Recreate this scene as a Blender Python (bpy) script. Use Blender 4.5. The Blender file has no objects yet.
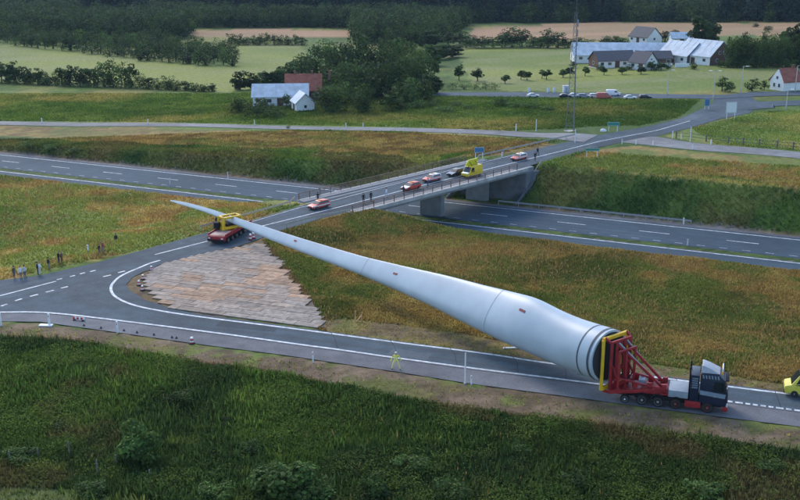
import bpy, bmesh, math, random
import numpy as np
from math import sin, cos, atan, pi, radians as R_
from mathutils import Vector, Matrix

random.seed(7); RNG = np.random.default_rng(7)
SC = bpy.context.scene
COL = SC.collection

# ------------------------------------------------------------------ camera, sky, sun, exposure
CAM_H, FPX = 41.0, 1050.0
PITCH = atan(305 / FPX)
cam_d = bpy.data.cameras.new('camera'); cam = bpy.data.objects.new('camera', cam_d); COL.objects.link(cam)
cam.location = (0, 0, CAM_H); cam.rotation_euler = (pi / 2 - PITCH, 0, 0)
cam_d.sensor_width = 36; cam_d.lens = 36 * FPX / 800; cam_d.clip_start = 1; cam_d.clip_end = 9000
SC.camera = cam
SUN_EL, SUN_AZ = R_(38), R_(-26)          # azimuth measured from +Y towards +X
world = bpy.data.worlds.new('World'); SC.world = world; world.use_nodes = True
wn = world.node_tree.nodes; wl = world.node_tree.links
bg = next(n for n in wn if n.type == 'BACKGROUND')
sky = wn.new('ShaderNodeTexSky'); sky.sky_type = 'NISHITA'; sky.sun_disc = False
sky.sun_elevation = SUN_EL; sky.sun_rotation = SUN_AZ; sky.air_density = 1.0; sky.dust_density = 1.5; sky.ozone_density = 3.0
wl.new(sky.outputs[0], bg.inputs[0]); bg.inputs[1].default_value = 0.135
sd = bpy.data.lights.new('sun', 'SUN'); sun = bpy.data.objects.new('sun', sd); COL.objects.link(sun)
sd.energy = 0.55; sd.angle = R_(18); sd.color = (1, 0.9, 0.78)
sun.rotation_euler = Vector((-sin(SUN_AZ) * cos(SUN_EL), -cos(SUN_AZ) * cos(SUN_EL), -sin(SUN_EL))).to_track_quat('-Z', 'Y').to_euler()
SC.view_settings.view_transform = 'Standard'; SC.view_settings.look = 'None'
SC.view_settings.exposure = 1.25; SC.view_settings.gamma = 1.0
SC.cycles.max_bounces = 5; SC.cycles.diffuse_bounces = 2; SC.cycles.volume_bounces = 0
SC.cycles.volume_max_steps = 64

# ------------------------------------------------------------------ surveying: photo point -> place on the ground
CP, SP = cos(PITCH), sin(PITCH)
def P(x, y, z=0.0):
    u, v = (x - 400) / FPX, (250 - y) / FPX
    t = (z - CAM_H) / (-SP + v * CP)
    return Vector((u * t, (CP + v * SP) * t, z))
def project(X, Y, Z):
    dz = Z - CAM_H
    f = Y * CP - dz * SP; up = Y * SP + dz * CP
    f = np.where(f < 1, 1, f)
    return 400 + FPX * X / f, 250 - FPX * up / f
def depth(p): return p[1] * CP - (p[2] - CAM_H) * SP
def mpp(p): return depth(p) / FPX
def sm(a, b, x):
    t = np.clip((x - a) / (b - a), 0, 1); return t * t * (3 - 2 * t)
def dist_poly(X, Y, pts):
    d = np.full(np.shape(X), 1e9)
    for (x0, y0), (x1, y1) in zip(pts[:-1], pts[1:]):
        dx, dy = x1 - x0, y1 - y0
        t = np.clip(((X - x0) * dx + (Y - y0) * dy) / (dx * dx + dy * dy), 0, 1)
        d = np.minimum(d, np.hypot(X - x0 - t * dx, Y - y0 - t * dy))
    return d
def inside(x, y, poly):
    r = np.zeros(np.shape(x), bool); n = len(poly)
    for i in range(n):
        x0, y0 = poly[i]; x1, y1 = poly[(i + 1) % n]
        if y0 == y1: continue
        c = ((y0 > y) != (y1 > y)) & (x < (x1 - x0) * (y - y0) / (y1 - y0) + x0)
        r ^= c
    return r
_tab = np.random.default_rng(3).random((256, 256))
def vnoise(X, Y, s, k=0):
    x = np.asarray(X) / s + 37.3 * k + 400; y = np.asarray(Y) / s + 17.7 * k + 400
    i = np.floor(x).astype(int); j = np.floor(y).astype(int); fx = x - i; fy = y - j
    fx = fx * fx * (3 - 2 * fx); fy = fy * fy * (3 - 2 * fy); i &= 255; j &= 255; i1 = (i + 1) & 255; j1 = (j + 1) & 255
    return (_tab[i, j] * (1 - fx) + _tab[i1, j] * fx) * (1 - fy) + (_tab[i, j1] * (1 - fx) + _tab[i1, j1] * fx) * fy
def fbm(X, Y, s, k=0, o=4):
    r = 0; a = .5; t = 0
    for q in range(o):
        r = r + a * vnoise(X, Y, s / 2 ** q, k + q * 3); t += a; a *= .55
    return r / t

# motorway axis: the broken line of its far carriageway
ZM = -6.5
_m = [P(*q, ZM) for q in ((31, 165), (176, 180.6), (494, 215), (752.5, 244.5))]
M0 = P(494, 215, ZM); U = (_m[3] - _m[0]); U.z = 0; U.normalize(); N = Vector((-U.y, U.x, 0))
def mw(a, s, z=ZM): return Vector((M0.x + U.x * a + N.x * s, M0.y + U.y * a + N.y * s, z))
def sa(X, Y): return (X - M0.x) * N.x + (Y - M0.y) * N.y, (X - M0.x) * U.x + (Y - M0.y) * U.y
# bridge axis
BN0, BN1 = P(395, 202.5), P(528.5, 168.2)
BD = (BN1 - BN0).normalized(); BL = Vector((-BD.y, BD.x, 0)); BW = 12.6
def br(t, w, z=0.0): return Vector((BN0.x + BD.x * t + BL.x * w, BN0.y + BD.y * t + BL.y * w, z))
def br_at(s, w=0.0):      # t along the bridge where the motorway offset is s
    s0, _ = sa(*br(0, w)[:2]); return (s - s0) / (BD.x * N.x + BD.y * N.y)
T0, T1 = br_at(-31, BW / 2), br_at(11.5, BW / 2)
W2 = lambda pts, z=0: [tuple(P(x, y, z)[:2]) for x, y in pts]
FAR_EDGE = [(-300, 327), (-80, 293), (0, 280.5), (40, 275.5), (100, 262), (140, 251), (160, 245.5), (209, 232), (254, 220), (299.5, 206.5), (335, 199)]
FAR_EDGE2 = [(400, 181.5), (455, 168), (480, 162), (514, 154), (545, 147), (600, 135), (640, 128), (657, 124.5), (680, 118.5), (700, 110), (712, 104), (716, 97)]
NEAR_EDGE2 = [(752, 97), (760, 104), (750, 113), (720, 119), (690, 128), (657, 136), (622, 141.5), (600, 147), (560, 157.2), (528, 166.2), (480, 178.8), (400, 199.6), (345, 212.2), (286, 228)]
NOSE = [(262, 238), (240, 246), (200, 254.5), (160, 264.5), (150, 269), (133, 277), (126, 285), (130, 291), (145, 300), (175, 309.5), (200, 314.5)]
RAMP_REAR = [(300, 328), (400, 341.5), (464, 349.8), (500, 354.8), (560, 363.5), (730, 385), (787, 392.5), (880, 404), (1180, 441)]
RAMP_FRONT = [(1180, 476), (880, 437), (800, 427), (720, 417), (640, 406.5), (600, 401), (471, 384), (400, 372.5), (282, 355), (200, 344.5), (110, 331.6), (40, 322), (0, 321.5), (-80, 322.5), (-300, 356)]
ROAD_PX = FAR_EDGE + FAR_EDGE2 + NEAR_EDGE2 + NOSE + RAMP_REAR + RAMP_FRONT
ROAD_W = W2(ROAD_PX)
MAIN_C = W2([(-320, 340), (-140, 312), (0, 296), (100, 274), (205, 243), (299, 216)]) + [tuple(br(t, BW / 2)[:2]) for t in (T0, 0, 20, T1)] + W2([(570, 148), (600, 141), (657, 130), (700, 119), (735, 105)])
RAMP_C = W2([(-320, 345), (-120, 314), (0, 305), (100, 312), (200, 329.5), (312, 342), (400, 357), (500, 371), (640, 390), (800, 410), (900, 423), (1180, 459)])
GORE_C = W2([(165, 282), (215, 285), (270, 300)])
RAMPF_W = W2(RAMP_FRONT)
REAR_C = None
def height(X, Y):
    X = np.asarray(X, float); Y = np.asarray(Y, float)
    s, a = sa(X, Y)
    dm = np.maximum(dist_poly(X, Y, MAIN_C) - 7.0, 0); dr = np.maximum(dist_poly(X, Y, RAMP_C) - 7.0, 0)
    dg = np.maximum(dist_poly(X, Y, GORE_C) - 13.0, 0)
    crest = -2.1 - .55 * sm(-30, 30, a); zn = np.maximum(crest * sm(1.0, 13, dm), crest * sm(1.0, 30, np.minimum(dr, dg)))
    front = inside(X, Y, [RAMPF_W[0]] + RAMPF_W + [RAMPF_W[-1], (-400, RAMPF_W[-1][1]), (-400, -50), (400, -50), (400, RAMPF_W[0][1])])
    zn = np.where(front, -0.5 * sm(2, 16, dr), zn)
    zf = -5.8 * np.clip((15 - a) / 150, 0, 1) * sm(1.0, 13, dm)
    z = np.where(s > -7, zf, zn)
    lump = (fbm(X, Y, 26, 5, 3) - .5) * 0.9 * sm(1.5, 10, np.minimum(np.minimum(dm, dr), dg)) * (1 - .8 * sm(250, 320, Y))
    z = z + np.where(s > 20, lump * .25, lump)
    wb = (X - BN0.x) * BL.x + (Y - BN0.y) * BL.y; under = ((wb > -.9) & (wb < BW + .6) & (s < 13.2)).astype(float)
    cut = np.where(s > -7, ZM + np.maximum(0, s - 8.2 - 3.6 * under) * (0.70 + under), ZM + np.maximum(0, -22.3 - s) * 0.95)
    return np.minimum(z, cut)
def gz(x, y): return float(height(np.array([x]), np.array([y]))[0])
def PG(x, y, off=0.0):   # first place where the sight line through photo point (x, y) meets the ground
    p0 = P(x, y, 8.0); p1 = P(x, y, -8.0)
    t = np.linspace(0, 1, 400)
    X = p0.x + (p1.x - p0.x) * t; Y = p0.y + (p1.y - p0.y) * t; Z = p0.z + (p1.z - p0.z) * t
    d = Z - height(X, Y)
    i = int(np.argmax(d < 0)); i = max(i, 1)
    k = d[i - 1] / (d[i - 1] - d[i] + 1e-9)
    return Vector((X[i - 1] + k * (X[i] - X[i - 1]), Y[i - 1] + k * (Y[i] - Y[i - 1]), Z[i - 1] + k * (Z[i] - Z[i - 1]) + off))

# ------------------------------------------------------------------ materials
MATS = {}
def mat(name, col, rough=.6, metal=0.0, var=0.12, scale=3.0, bump=0.0, spec=.4, emit=None, rnd=0.0, trans=0.0, world=False):
    if name in MATS: return MATS[name]
    m = bpy.data.materials.new(name); m.use_nodes = True; nt = m.node_tree; b = nt.nodes['Principled BSDF']
    b.inputs['Roughness'].default_value = rough; b.inputs['Metallic'].default_value = metal
    b.inputs['Specular IOR Level'].default_value = spec
    tc = nt.nodes.new('ShaderNodeTexCoord'); nz = nt.nodes.new('ShaderNodeTexNoise')
    nz.inputs['Scale'].default_value = scale; nz.inputs['Detail'].default_value = 6
    nt.links.new(nt.nodes.new('ShaderNodeNewGeometry').outputs['Position'] if world else tc.outputs['Object'], nz.inputs['Vector'])
    mr = nt.nodes.new('ShaderNodeMapRange'); mr.inputs['From Min'].default_value = .3; mr.inputs['From Max'].default_value = .7
    mr.inputs['To Min'].default_value = 1 - var; mr.inputs['To Max'].default_value = 1 + var
    nt.links.new(nz.outputs['Fac'], mr.inputs['Value'])
    mx = nt.nodes.new('ShaderNodeMix'); mx.data_type = 'RGBA'; mx.blend_type = 'MULTIPLY'; mx.inputs['Factor'].default_value = 1
    mx.inputs['A'].default_value = (*col, 1); nt.links.new(mr.outputs[0], mx.inputs['B'])
    out = mx.outputs['Result']
    if rnd:
        oi = nt.nodes.new('ShaderNodeObjectInfo'); r2 = nt.nodes.new('ShaderNodeMapRange')
        r2.inputs['To Min'].default_value = 1 - rnd; r2.inputs['To Max'].default_value = 1 + rnd
        nt.links.new(oi.outputs['Random'], r2.inputs['Value'])
        m2 = nt.nodes.new('ShaderNodeMix'); m2.data_type = 'RGBA'; m2.blend_type = 'MULTIPLY'; m2.inputs['Factor'].default_value = 1
        nt.links.new(out, m2.inputs['A']); nt.links.new(r2.outputs[0], m2.inputs['B']); out = m2.outputs['Result']
    nt.links.new(out, b.inputs['Base Color'])
    if bump:
        bp = nt.nodes.new('ShaderNodeBump'); bp.inputs['Strength'].default_value = bump; bp.inputs['Distance'].default_value = .05
        nt.links.new(nz.outputs['Fac'], bp.inputs['Height']); nt.links.new(bp.outputs[0], b.inputs['Normal'])
    if emit:
        b.inputs['Emission Color'].default_value = (*col, 1); b.inputs['Emission Strength'].default_value = emit
    MATS[name] = m; return m
def attr_mat(name, rough=.9, fine=.25, fscale=1.5, bump=0.0, transl=0.0, rnd=0.0):
    m = bpy.data.materials.new(name); m.use_nodes = True; nt = m.node_tree; b = nt.nodes['Principled BSDF']
    b.inputs['Roughness'].default_value = rough; b.inputs['Specular IOR Level'].default_value = .15
    at = nt.nodes.new('ShaderNodeAttribute'); at.attribute_name = 'Col'
    ge = nt.nodes.new('ShaderNodeNewGeometry'); nz = nt.nodes.new('ShaderNodeTexNoise')
    nz.inputs['Scale'].default_value = fscale; nz.inputs['Detail'].default_value = 8; nz.inputs['Roughness'].default_value = .7
    nt.links.new(ge.outputs['Position'], nz.inputs['Vector'])
    mr = nt.nodes.new('ShaderNodeMapRange'); mr.inputs['From Min'].default_value = .3; mr.inputs['From Max'].default_value = .7
    mr.inputs['To Min'].default_value = 1 - fine; mr.inputs['To Max'].default_value = 1 + fine
    nt.links.new(nz.outputs['Fac'], mr.inputs['Value'])
    mx = nt.nodes.new('ShaderNodeMix'); mx.data_type = 'RGBA'; mx.blend_type = 'MULTIPLY'; mx.inputs['Factor'].default_value = 1
    nt.links.new(at.outputs['Color'], mx.inputs['A']); nt.links.new(mr.outputs[0], mx.inputs['B']); out = mx.outputs['Result']
    if rnd:
        oi = nt.nodes.new('ShaderNodeObjectInfo'); r2 = nt.nodes.new('ShaderNodeMapRange')
        r2.inputs['To Min'].default_value = 1 - rnd; r2.inputs['To Max'].default_value = 1 + rnd
        nt.links.new(oi.outputs['Random'], r2.inputs['Value'])
        m2 = nt.nodes.new('ShaderNodeMix'); m2.data_type = 'RGBA'; m2.blend_type = 'MULTIPLY'; m2.inputs['Factor'].default_value = 1
        nt.links.new(out, m2.inputs['A']); nt.links.new(r2.outputs[0], m2.inputs['B']); out = m2.outputs['Result']
    nt.links.new(out, b.inputs['Base Color'])
    if bump:
        bp = nt.nodes.new('ShaderNodeBump'); bp.inputs['Strength'].default_value = bump; bp.inputs['Distance'].default_value = .4
        nt.links.new(nz.outputs['Fac'], bp.inputs['Height']); nt.links.new(bp.outputs[0], b.inputs['Normal'])
    if transl:
        tr = nt.nodes.new('ShaderNodeBsdfTranslucent'); nt.links.new(out, tr.inputs['Color'])
        ms = nt.nodes.new('ShaderNodeMixShader'); ms.inputs[0].default_value = transl
        nt.links.new(b.outputs[0], ms.inputs[1]); nt.links.new(tr.outputs[0], ms.inputs[2])
        nt.links.new(ms.outputs[0], nt.nodes['Material Output'].inputs['Surface'])
    MATS[name] = m; return m
def asphalt_mat(name, col, patch=.26):
    m = bpy.data.materials.new(name); m.use_nodes = True; nt = m.node_tree; b = nt.nodes['Principled BSDF']
    b.inputs['Roughness'].default_value = .85; b.inputs['Specular IOR Level'].default_value = .2
    ge = nt.nodes.new('ShaderNodeNewGeometry')
    acc = None
    for sc_, amp, det in ((.06, patch, 4), (.5, patch * .7, 6), (6, .16, 4)):
        nz = nt.nodes.new('ShaderNodeTexNoise'); nz.inputs['Scale'].default_value = sc_; nz.inputs['Detail'].default_value = det
        nt.links.new(ge.outputs['Position'], nz.inputs['Vector'])
        mr = nt.nodes.new('ShaderNodeMapRange'); mr.inputs['From Min'].default_value = .3; mr.inputs['From Max'].default_value = .7
        mr.inputs['To Min'].default_value = 1 - amp; mr.inputs['To Max'].default_value = 1 + amp
        nt.links.new(nz.outputs['Fac'], mr.inputs['Value'])
        mx = nt.nodes.new('ShaderNodeMix'); mx.data_type = 'RGBA'; mx.blend_type = 'MULTIPLY'; mx.inputs['Factor'].default_value = 1
        if acc is None: mx.inputs['A'].default_value = (*col, 1)
        else: nt.links.new(acc, mx.inputs['A'])
        nt.links.new(mr.outputs[0], mx.inputs['B']); acc = mx.outputs['Result']
    nt.links.new(acc, b.inputs['Base Color']); MATS[name] = m; return m

# ------------------------------------------------------------------ mesh helpers
def tag(o, label=None, cat=None, group=None, kind=None):
    if label: o['label'] = label
    if cat: o['category'] = cat
    if group: o['group'] = group
    if kind: o['kind'] = kind
    return o
def empty(name, loc=(0, 0, 0), rz=0.0):
    o = bpy.data.objects.new(name, None); COL.objects.link(o); o.location = loc; o.rotation_euler = (0, 0, rz)
    o.empty_display_size = .3; return o
def copy_tree(o, parent=None):
    c = o.copy(); COL.objects.link(c)
    if parent: c.parent = parent
    for ch in o.children: copy_tree(ch, c)
    return c
def arr_mesh(name, V, F, m, cols=None, parent=None, smooth=False):
    """V (n,3), F (k,3|4) numpy"""
    me = bpy.data.meshes.new(name); k = F.shape[1]
    me.vertices.add(len(V)); me.vertices.foreach_set('co', np.asarray(V, np.float32).ravel())
    me.loops.add(F.size); me.loops.foreach_set('vertex_index', F.astype(np.int32).ravel())
    me.polygons.add(len(F)); me.polygons.foreach_set('loop_start', np.arange(0, F.size, k, dtype=np.int32))
    me.update(calc_edges=True)
    if cols is not None:
        ca = me.color_attributes.new('Col', 'FLOAT_COLOR', 'POINT')
        c4 = np.ones((len(V), 4), np.float32); c4[:, :3] = cols; ca.data.foreach_set('color', c4.ravel())
    if smooth: me.shade_smooth()
    me.materials.append(m)
    o = bpy.data.objects.new(name, me); COL.objects.link(o)
    if parent: o.parent = parent
    return o
class MB:
    def __init__(s): s.v = []; s.f = []
    def add(s, vs, fs):
        b = len(s.v); s.v += [tuple(v) for v in vs]; s.f += [tuple(i + b for i in f) for f in fs]; return s
    def box(s, x0, x1, y0, y1, z0, z1):
        return s.add([(x0, y0, z0), (x1, y0, z0), (x1, y1, z0), (x0, y1, z0), (x0, y0, z1), (x1, y0, z1), (x1, y1, z1), (x0, y1, z1)],
                     [(3, 2, 1, 0), (4, 5, 6, 7), (0, 1, 5, 4), (1, 2, 6, 5), (2, 3, 7, 6), (3, 0, 4, 7)])
    def bar(s, p, q, w, h=None, up=(0, 0, 1)):
        p, q = Vector(p), Vector(q); h = h or w; d = (q - p).normalized(); up = Vector(up)
        if abs(d.dot(up)) > .98: up = Vector((1, 0, 0))
        a = d.cross(up).normalized() * w / 2; b = a.cross(d).normalized() * h / 2
        vs = [e + i * a + j * b for e in (p, q) for i, j in ((-1, -1), (1, -1), (1, 1), (-1, 1))]
        return s.add(vs, [(0, 1, 2, 3), (7, 6, 5, 4), (0, 4, 5, 1), (1, 5, 6, 2), (2, 6, 7, 3), (3, 7, 4, 0)])
    def tube(s, p, q, r, r1=None, n=8, caps=True):
        p, q = Vector(p), Vector(q); r1 = r if r1 is None else r1; d = (q - p).normalized()
        a = d.cross(Vector((0, 0, 1)) if abs(d.z) < .95 else Vector((1, 0, 0))).normalized(); b = d.cross(a)
        vs = [c + (a * cos(2 * pi * i / n) + b * sin(2 * pi * i / n)) * rr for c, rr in ((p, r), (q, r1)) for i in range(n)]
        fs = [(i, (i + 1) % n, n + (i + 1) % n, n + i) for i in range(n)]
        if caps: fs += [tuple(range(n - 1, -1, -1)), tuple(range(n, 2 * n))]
        return s.add(vs, fs)
    def prism(s, prof, w):     # profile in x-z, half width per profile point (number or list), along y
        n = len(prof); w = w if isinstance(w, (list, tuple)) else [w] * n
        vs = [(x, -w[i], z) for i, (x, z) in enumerate(prof)] + [(x, w[i], z) for i, (x, z) in enumerate(prof)]
        fs = [(i, (i + 1) % n, n + (i + 1) % n, n + i) for i in range(n)] + [tuple(range(n - 1, -1, -1)), tuple(range(n, 2 * n))]
        return s.add(vs, fs)
    def slab(s, pts, z0, z1):  # plan polygon extruded
        n = len(pts)
        vs = [(p[0], p[1], z0) for p in pts] + [(p[0], p[1], z1) for p in pts]
        fs = [(i, (i + 1) % n, n + (i + 1) % n, n + i) for i in range(n)] + [tuple(range(n - 1, -1, -1)), tuple(range(n, 2 * n))]
        return s.add(vs, fs)
    def loft(s, rings, caps=True):
        n = len(rings[0]); vs = [v for r in rings for v in r]; fs = []
        for k in range(len(rings) - 1):
            for i in range(n): fs.append((k * n + i, k * n + (i + 1) % n, (k + 1) * n + (i + 1) % n, (k + 1) * n + i))
        if caps: fs += [tuple(range(n - 1, -1, -1)), tuple((len(rings) - 1) * n + i for i in range(n))]
        return s.add(vs, fs)
    def ball(s, c, r, n=8, m=6):
        rx, ry, rz = r if isinstance(r, (tuple, list)) else (r, r, r)
        rings = [[(c[0] + rx * sin(pi * (k + .02) / (m + .04)) * cos(2 * pi * i / n), c[1] + ry * sin(pi * (k + .02) / (m + .04)) * sin(2 * pi * i / n), c[2] - rz * cos(pi * (k + .02) / (m + .04))) for i in range(n)] for k in range(m + 1)]
        return s.loft(rings)
    def build(s, name, m, parent=None, bevel=0.0, seg=2, smooth=35):
        me = bpy.data.meshes.new(name); bm = bmesh.new()
        vs = [bm.verts.new(v) for v in s.v]
        for f in s.f:
            try: bm.faces.new([vs[i] for i in f])
            except ValueError: pass
        bmesh.ops.remove_doubles(bm, verts=bm.verts, dist=1e-5)
        bmesh.ops.recalc_face_normals(bm, faces=bm.faces)
        if bevel:
            es = [e for e in bm.edges if len(e.link_faces) == 2 and e.calc_face_angle(0) > .5]
            bmesh.ops.bevel(bm, geom=es, offset=bevel, segments=seg, affect='EDGES', profile=.6, clamp_overlap=True)
        bm.to_mesh(me); bm.free()
        if smooth:
            me.shade_smooth(); me.set_sharp_from_angle(angle=R_(smooth))
        me.materials.append(m)
        o = bpy.data.objects.new(name, me); COL.objects.link(o)
        if parent: o.parent = parent
        return o
def resample(pts, step):
    pts = [Vector((p[0], p[1], 0)) for p in pts]; out = [pts[0]]
    for a, b in zip(pts[:-1], pts[1:]):
        n = max(1, int(math.ceil((b - a).length / step)))
        out += [a + (b - a) * (i / n) for i in range(1, n + 1)]
    return out
def curve_pts(pts, n=6):   # Catmull-Rom
    pts = [Vector((p[0], p[1], 0)) for p in pts]; out = []
    q = [pts[0] * 2 - pts[1]] + pts + [pts[-1] * 2 - pts[-2]]
    for i in range(1, len(q) - 2):
        for k in range(n):
            t = k / n; a, b, c, d = q[i - 1:i + 3]
            out.append(.5 * ((2 * b) + (c - a) * t + (2 * a - 5 * b + 4 * c - d) * t * t + (3 * b - a - 3 * c + d) * t ** 3))
    out.append(pts[-1]); return out
def strip(mb, pts, w, z=0.0, zf=None):   # flat painted ribbon along pts
    pts = [Vector((p[0], p[1], 0)) for p in pts]; L = []
    for i, p in enumerate(pts):
        d = (pts[min(i + 1, len(pts) - 1)] - pts[max(i - 1, 0)]).normalized(); n = Vector((-d.y, d.x, 0)) * w / 2
        for q in (p + n, p - n): L.append((q.x, q.y, (zf(q) if zf else 0) + z))
    mb.add(L, [(2 * i, 2 * i + 1, 2 * i + 3, 2 * i + 2) for i in range(len(pts) - 1)])
def dashes(mb, pts, w, on, off, z, start=0.0):
    pts = resample(pts, .25); d = -start; cur = []
    for a, b in zip(pts[:-1], pts[1:]):
        ph = d % (on + off) if d >= 0 else -1
        if 0 <= ph < on: cur.append(a)
        elif cur:
            cur.append(a); strip(mb, cur[::max(1, len(cur) - 1)] if len(cur) < 9 else cur, w, z); cur = []
        d += (b - a).length
# ------------------------------------------------------------------ ground colours (plan map of plant cover, soil and crops)
VERGE_F = [(-300, 354), (-120, 325), (0, 322), (110, 332), (200, 345), (400, 373), (600, 402), (800, 428), (1180, 477), (1180, 506), (800, 452), (700, 438), (600, 425), (470, 409), (400, 398), (330, 384), (250, 370), (150, 354), (60, 339), (-120, 336), (-300, 364)]
VERGE_R = [(318, 322), (340, 318), (400, 325), (460, 333), (520, 345), (600, 357), (700, 371), (760, 381), (1180, 434), (1180, 442), (730, 386), (560, 364), (460, 350), (330, 333)]
FG = [(-900, 440), (-300, 355), (-80, 322), (0, 322), (110, 332), (200, 345), (400, 373), (600, 402), (800, 428), (1700, 540), (1700, 3000), (-900, 3000)]
NEARM = [(240, 247), (286, 228), (345, 212), (400, 205), (470, 226), (600, 246), (800, 268), (1200, 320), (1200, 450), (800, 400), (500, 360), (320, 334)]
LEFTM = [(-600, 100), (0, 172), (100, 184), (200, 196), (280, 206), (310, 203), (254, 220), (140, 251), (0, 281), (-600, 380)]
STRIP = [(-300, 126), (0, 126), (150, 128), (290, 131), (400, 133), (500, 137), (590, 146), (540, 150), (470, 157), (400, 156), (300, 150), (200, 146), (100, 142), (0, 136), (-300, 132)]
RSLOPE_TOP = [(560, 160), (600, 148), (640, 146), (800, 161), (1100, 190), (1100, 230), (800, 190), (720, 178), (640, 172), (560, 172)]
RFIELD = [(690, 130), (720, 121), (760, 112), (830, 107), (1200, 100), (1200, 190), (800, 150), (700, 142), (665, 136)]
LF1 = [(-200, 46), (0, 46), (25, 44), (100, 55), (200, 66), (232, 66), (300, 66), (312, 84), (225, 92), (100, 84), (-200, 78)]
LF2 = [(231, 44), (300, 45), (306, 55), (300, 80), (231, 72)]
LF3 = [(455, 47), (560, 48), (1000, 50), (1000, 92), (800, 91), (660, 93), (500, 91), (470, 84), (462, 60)]
WHEAT = [(468, 38), (475, 28), (560, 24), (600, 22), (1000, 24), (1000, 33), (660, 37), (600, 40)]
WHEAT2 = [(170, 5), (245, 3), (245, 8), (170, 10)]
WHEAT3 = [(190, 30), (250, 29), (350, 31), (352, 38), (190, 37)]
MOWN = [(-300, 470), (0, 487), (60, 489), (140, 499), (300, 530), (300, 900), (-300, 900)]
GREENL = [(-200, 136), (0, 137), (100, 142), (200, 146), (300, 150), (400, 156), (420, 165), (300, 196), (0, 153), (-200, 135)]
GORE = [(120, 284), (128, 272), (150, 264), (262, 238), (290, 268), (312, 296), (336, 331), (200, 318), (140, 303)]
def mixc(a, b, t): t = np.asarray(t)[..., None]; return np.asarray(a) * (1 - t) + np.asarray(b) * t
def ground_col(X, Y, Z, blades=False):
    px, py = project(X, Y, Z)
    jx = (fbm(X, Y, 7, 11, 3) - .5); jy = (fbm(X, Y, 7, 14, 3) - .5); m = FPX / np.maximum(Y, 50)
    px = px + jx * 3.2 * m; py = py + jy * 3.2 * m * .32
    s, a = sa(X, Y)
    n1 = fbm(X, Y, 30, 1); n2 = fbm(X, Y, 9, 2); n3 = fbm(X, Y, 2.6, 3); n4 = fbm(X, Y, 60, 4)
    g_d, g_m, g_l = (.034, .070, .014), (.080, .135, .024), (.165, .215, .045)
    rust, straw, brown = (.275, .17, .056), (.36, .275, .085), (.165, .11, .042)
    c = mixc(g_m, g_l, sm(.35, .7, n2) * .7); c = mixc(c, straw, sm(.42, .7, n1) * .65); c = mixc(c, g_d, sm(.5, .7, n4) * .6); c = mixc(c, g_d, sm(.55, .75, n3) * .5)
    def put(mask, cc): c[mask] = cc[mask]
    dirt = mixc((.225, .16, .10), (.125, .088, .052), sm(.3, .7, n3))
    mead = mixc(rust, straw, sm(.42, .72, n3) * .75); mead = mixc(mead, g_m, sm(.44, .6, n2) * .9)
    mead = mixc(mead, g_l, sm(.55, .75, fbm(X, Y, 5, 21)) * .5); mead = mixc(mead, g_d, sm(.5, .66, fbm(X, Y, 12, 22)) * .8); mead = mixc(mead, brown, sm(.6, .8, fbm(X, Y, 4, 23)) * .5); mead = mixc(mead, (.19, .17, .05), .28 + 0 * n1)
    lm = mixc(rust, straw, sm(.35, .65, n3) * .8); lm = mixc(lm, g_l, sm(.36, .58, n2) * .85); lm = mixc(lm, g_m, sm(.48, .68, n1) * .85)
    fg = mixc((.058, .105, .022), (.11, .175, .034), sm(.38, .66, n2) * .8); fg = mixc(fg, (.030, .055, .016), sm(.48, .66, n1) * .85); fg = mixc(fg, (.028, .052, .020), sm(.52, .66, fbm(X, Y, 14, 35)) * .75); fg = mixc(fg, (.115, .088, .04), sm(.53, .7, fbm(X, Y, 8, 31)) * .75); fg = mixc(fg, g_l, sm(.66, .8, n3) * .4)
    sl = mixc(g_d, g_m, sm(.4, .7, n2) * .8); sl = mixc(sl, brown, sm(.52, .7, fbm(X, Y, 14, 33)) * .5); sl = mixc(sl, g_l, sm(.5, .7, fbm(X, Y, 6, 34)) * .35)
    put(inside(px, py, FG), fg)
    put(inside(px, py, NEARM), mead); put(inside(px, py, LEFTM), lm)
    st = mixc(mixc(brown, straw, sm(.35, .65, n3) * .6), g_m, sm(.5, .75, n2) * .6)
    put(inside(px, py, STRIP), mixc(st, rust, sm(.4, .7, n1) * .4)); put(inside(px, py, GREENL), mixc(sl, brown, sm(.25, -.1, (s - 9) / 12) * 0 + sm(.5, .7, n1) * .5))
    cutf = (s > 7) & (s < 26) & (Z < -0.4) & (px > 440) & (py > 150)
    put(cutf, sl)
    put(inside(px, py, RSLOPE_TOP), mixc(mead, g_l, sm(.4, .6, n2) * .3))
    put(inside(px, py, RFIELD), mixc(mixc(g_l, straw, sm(.35, .65, n2) * .5), g_m, sm(.4, .7, n1) * .6))
    lf = mixc((.235, .255, .055), (.15, .19, .04), sm(.35, .65, n4)); lf = mixc(lf, (.24, .235, .11), sm(.5, .7, fbm(X * .3, Y, 12, 41)) * .5)
    for q in (LF1, LF2, LF3): put(inside(px, py, q), lf)
    wh = mixc((.40, .24, .13), (.30, .20, .10), sm(.4, .6, fbm(X * .15, Y, 18, 43)))
    for q in (WHEAT, WHEAT2, WHEAT3): put(inside(px, py, q), wh)
    vf = np.where((fbm(X, Y, 3.0, 51) > .62)[..., None], mixc(fg, straw, .25 + 0 * n1), dirt)
    put(inside(px, py, VERGE_F), vf)
    vr = np.where((fbm(X, Y, 3.0, 52) > .6)[..., None], mead, mixc(dirt, brown, .35 + 0 * n1)); put(inside(px, py, VERGE_R), vr)
    put(inside(px, py, GORE), mixc(dirt, brown, sm(.3, .6, n2) * .7))
    put(inside(px, py, MOWN), mixc((.085, .125, .03), (.12, .145, .045), sm(.4, .6, n3)))
    # gravel and soil beside the motorway
    mg = (s > -24) & (s < 8.6); put(mg, mixc((.15, .14, .125), dirt, sm(.3, .7, n2)))
    md = (s > -8.3) & (s < -6.0); put(md, mixc(g_d, g_m, sm(.3, .7, n3)))
    return c
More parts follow.
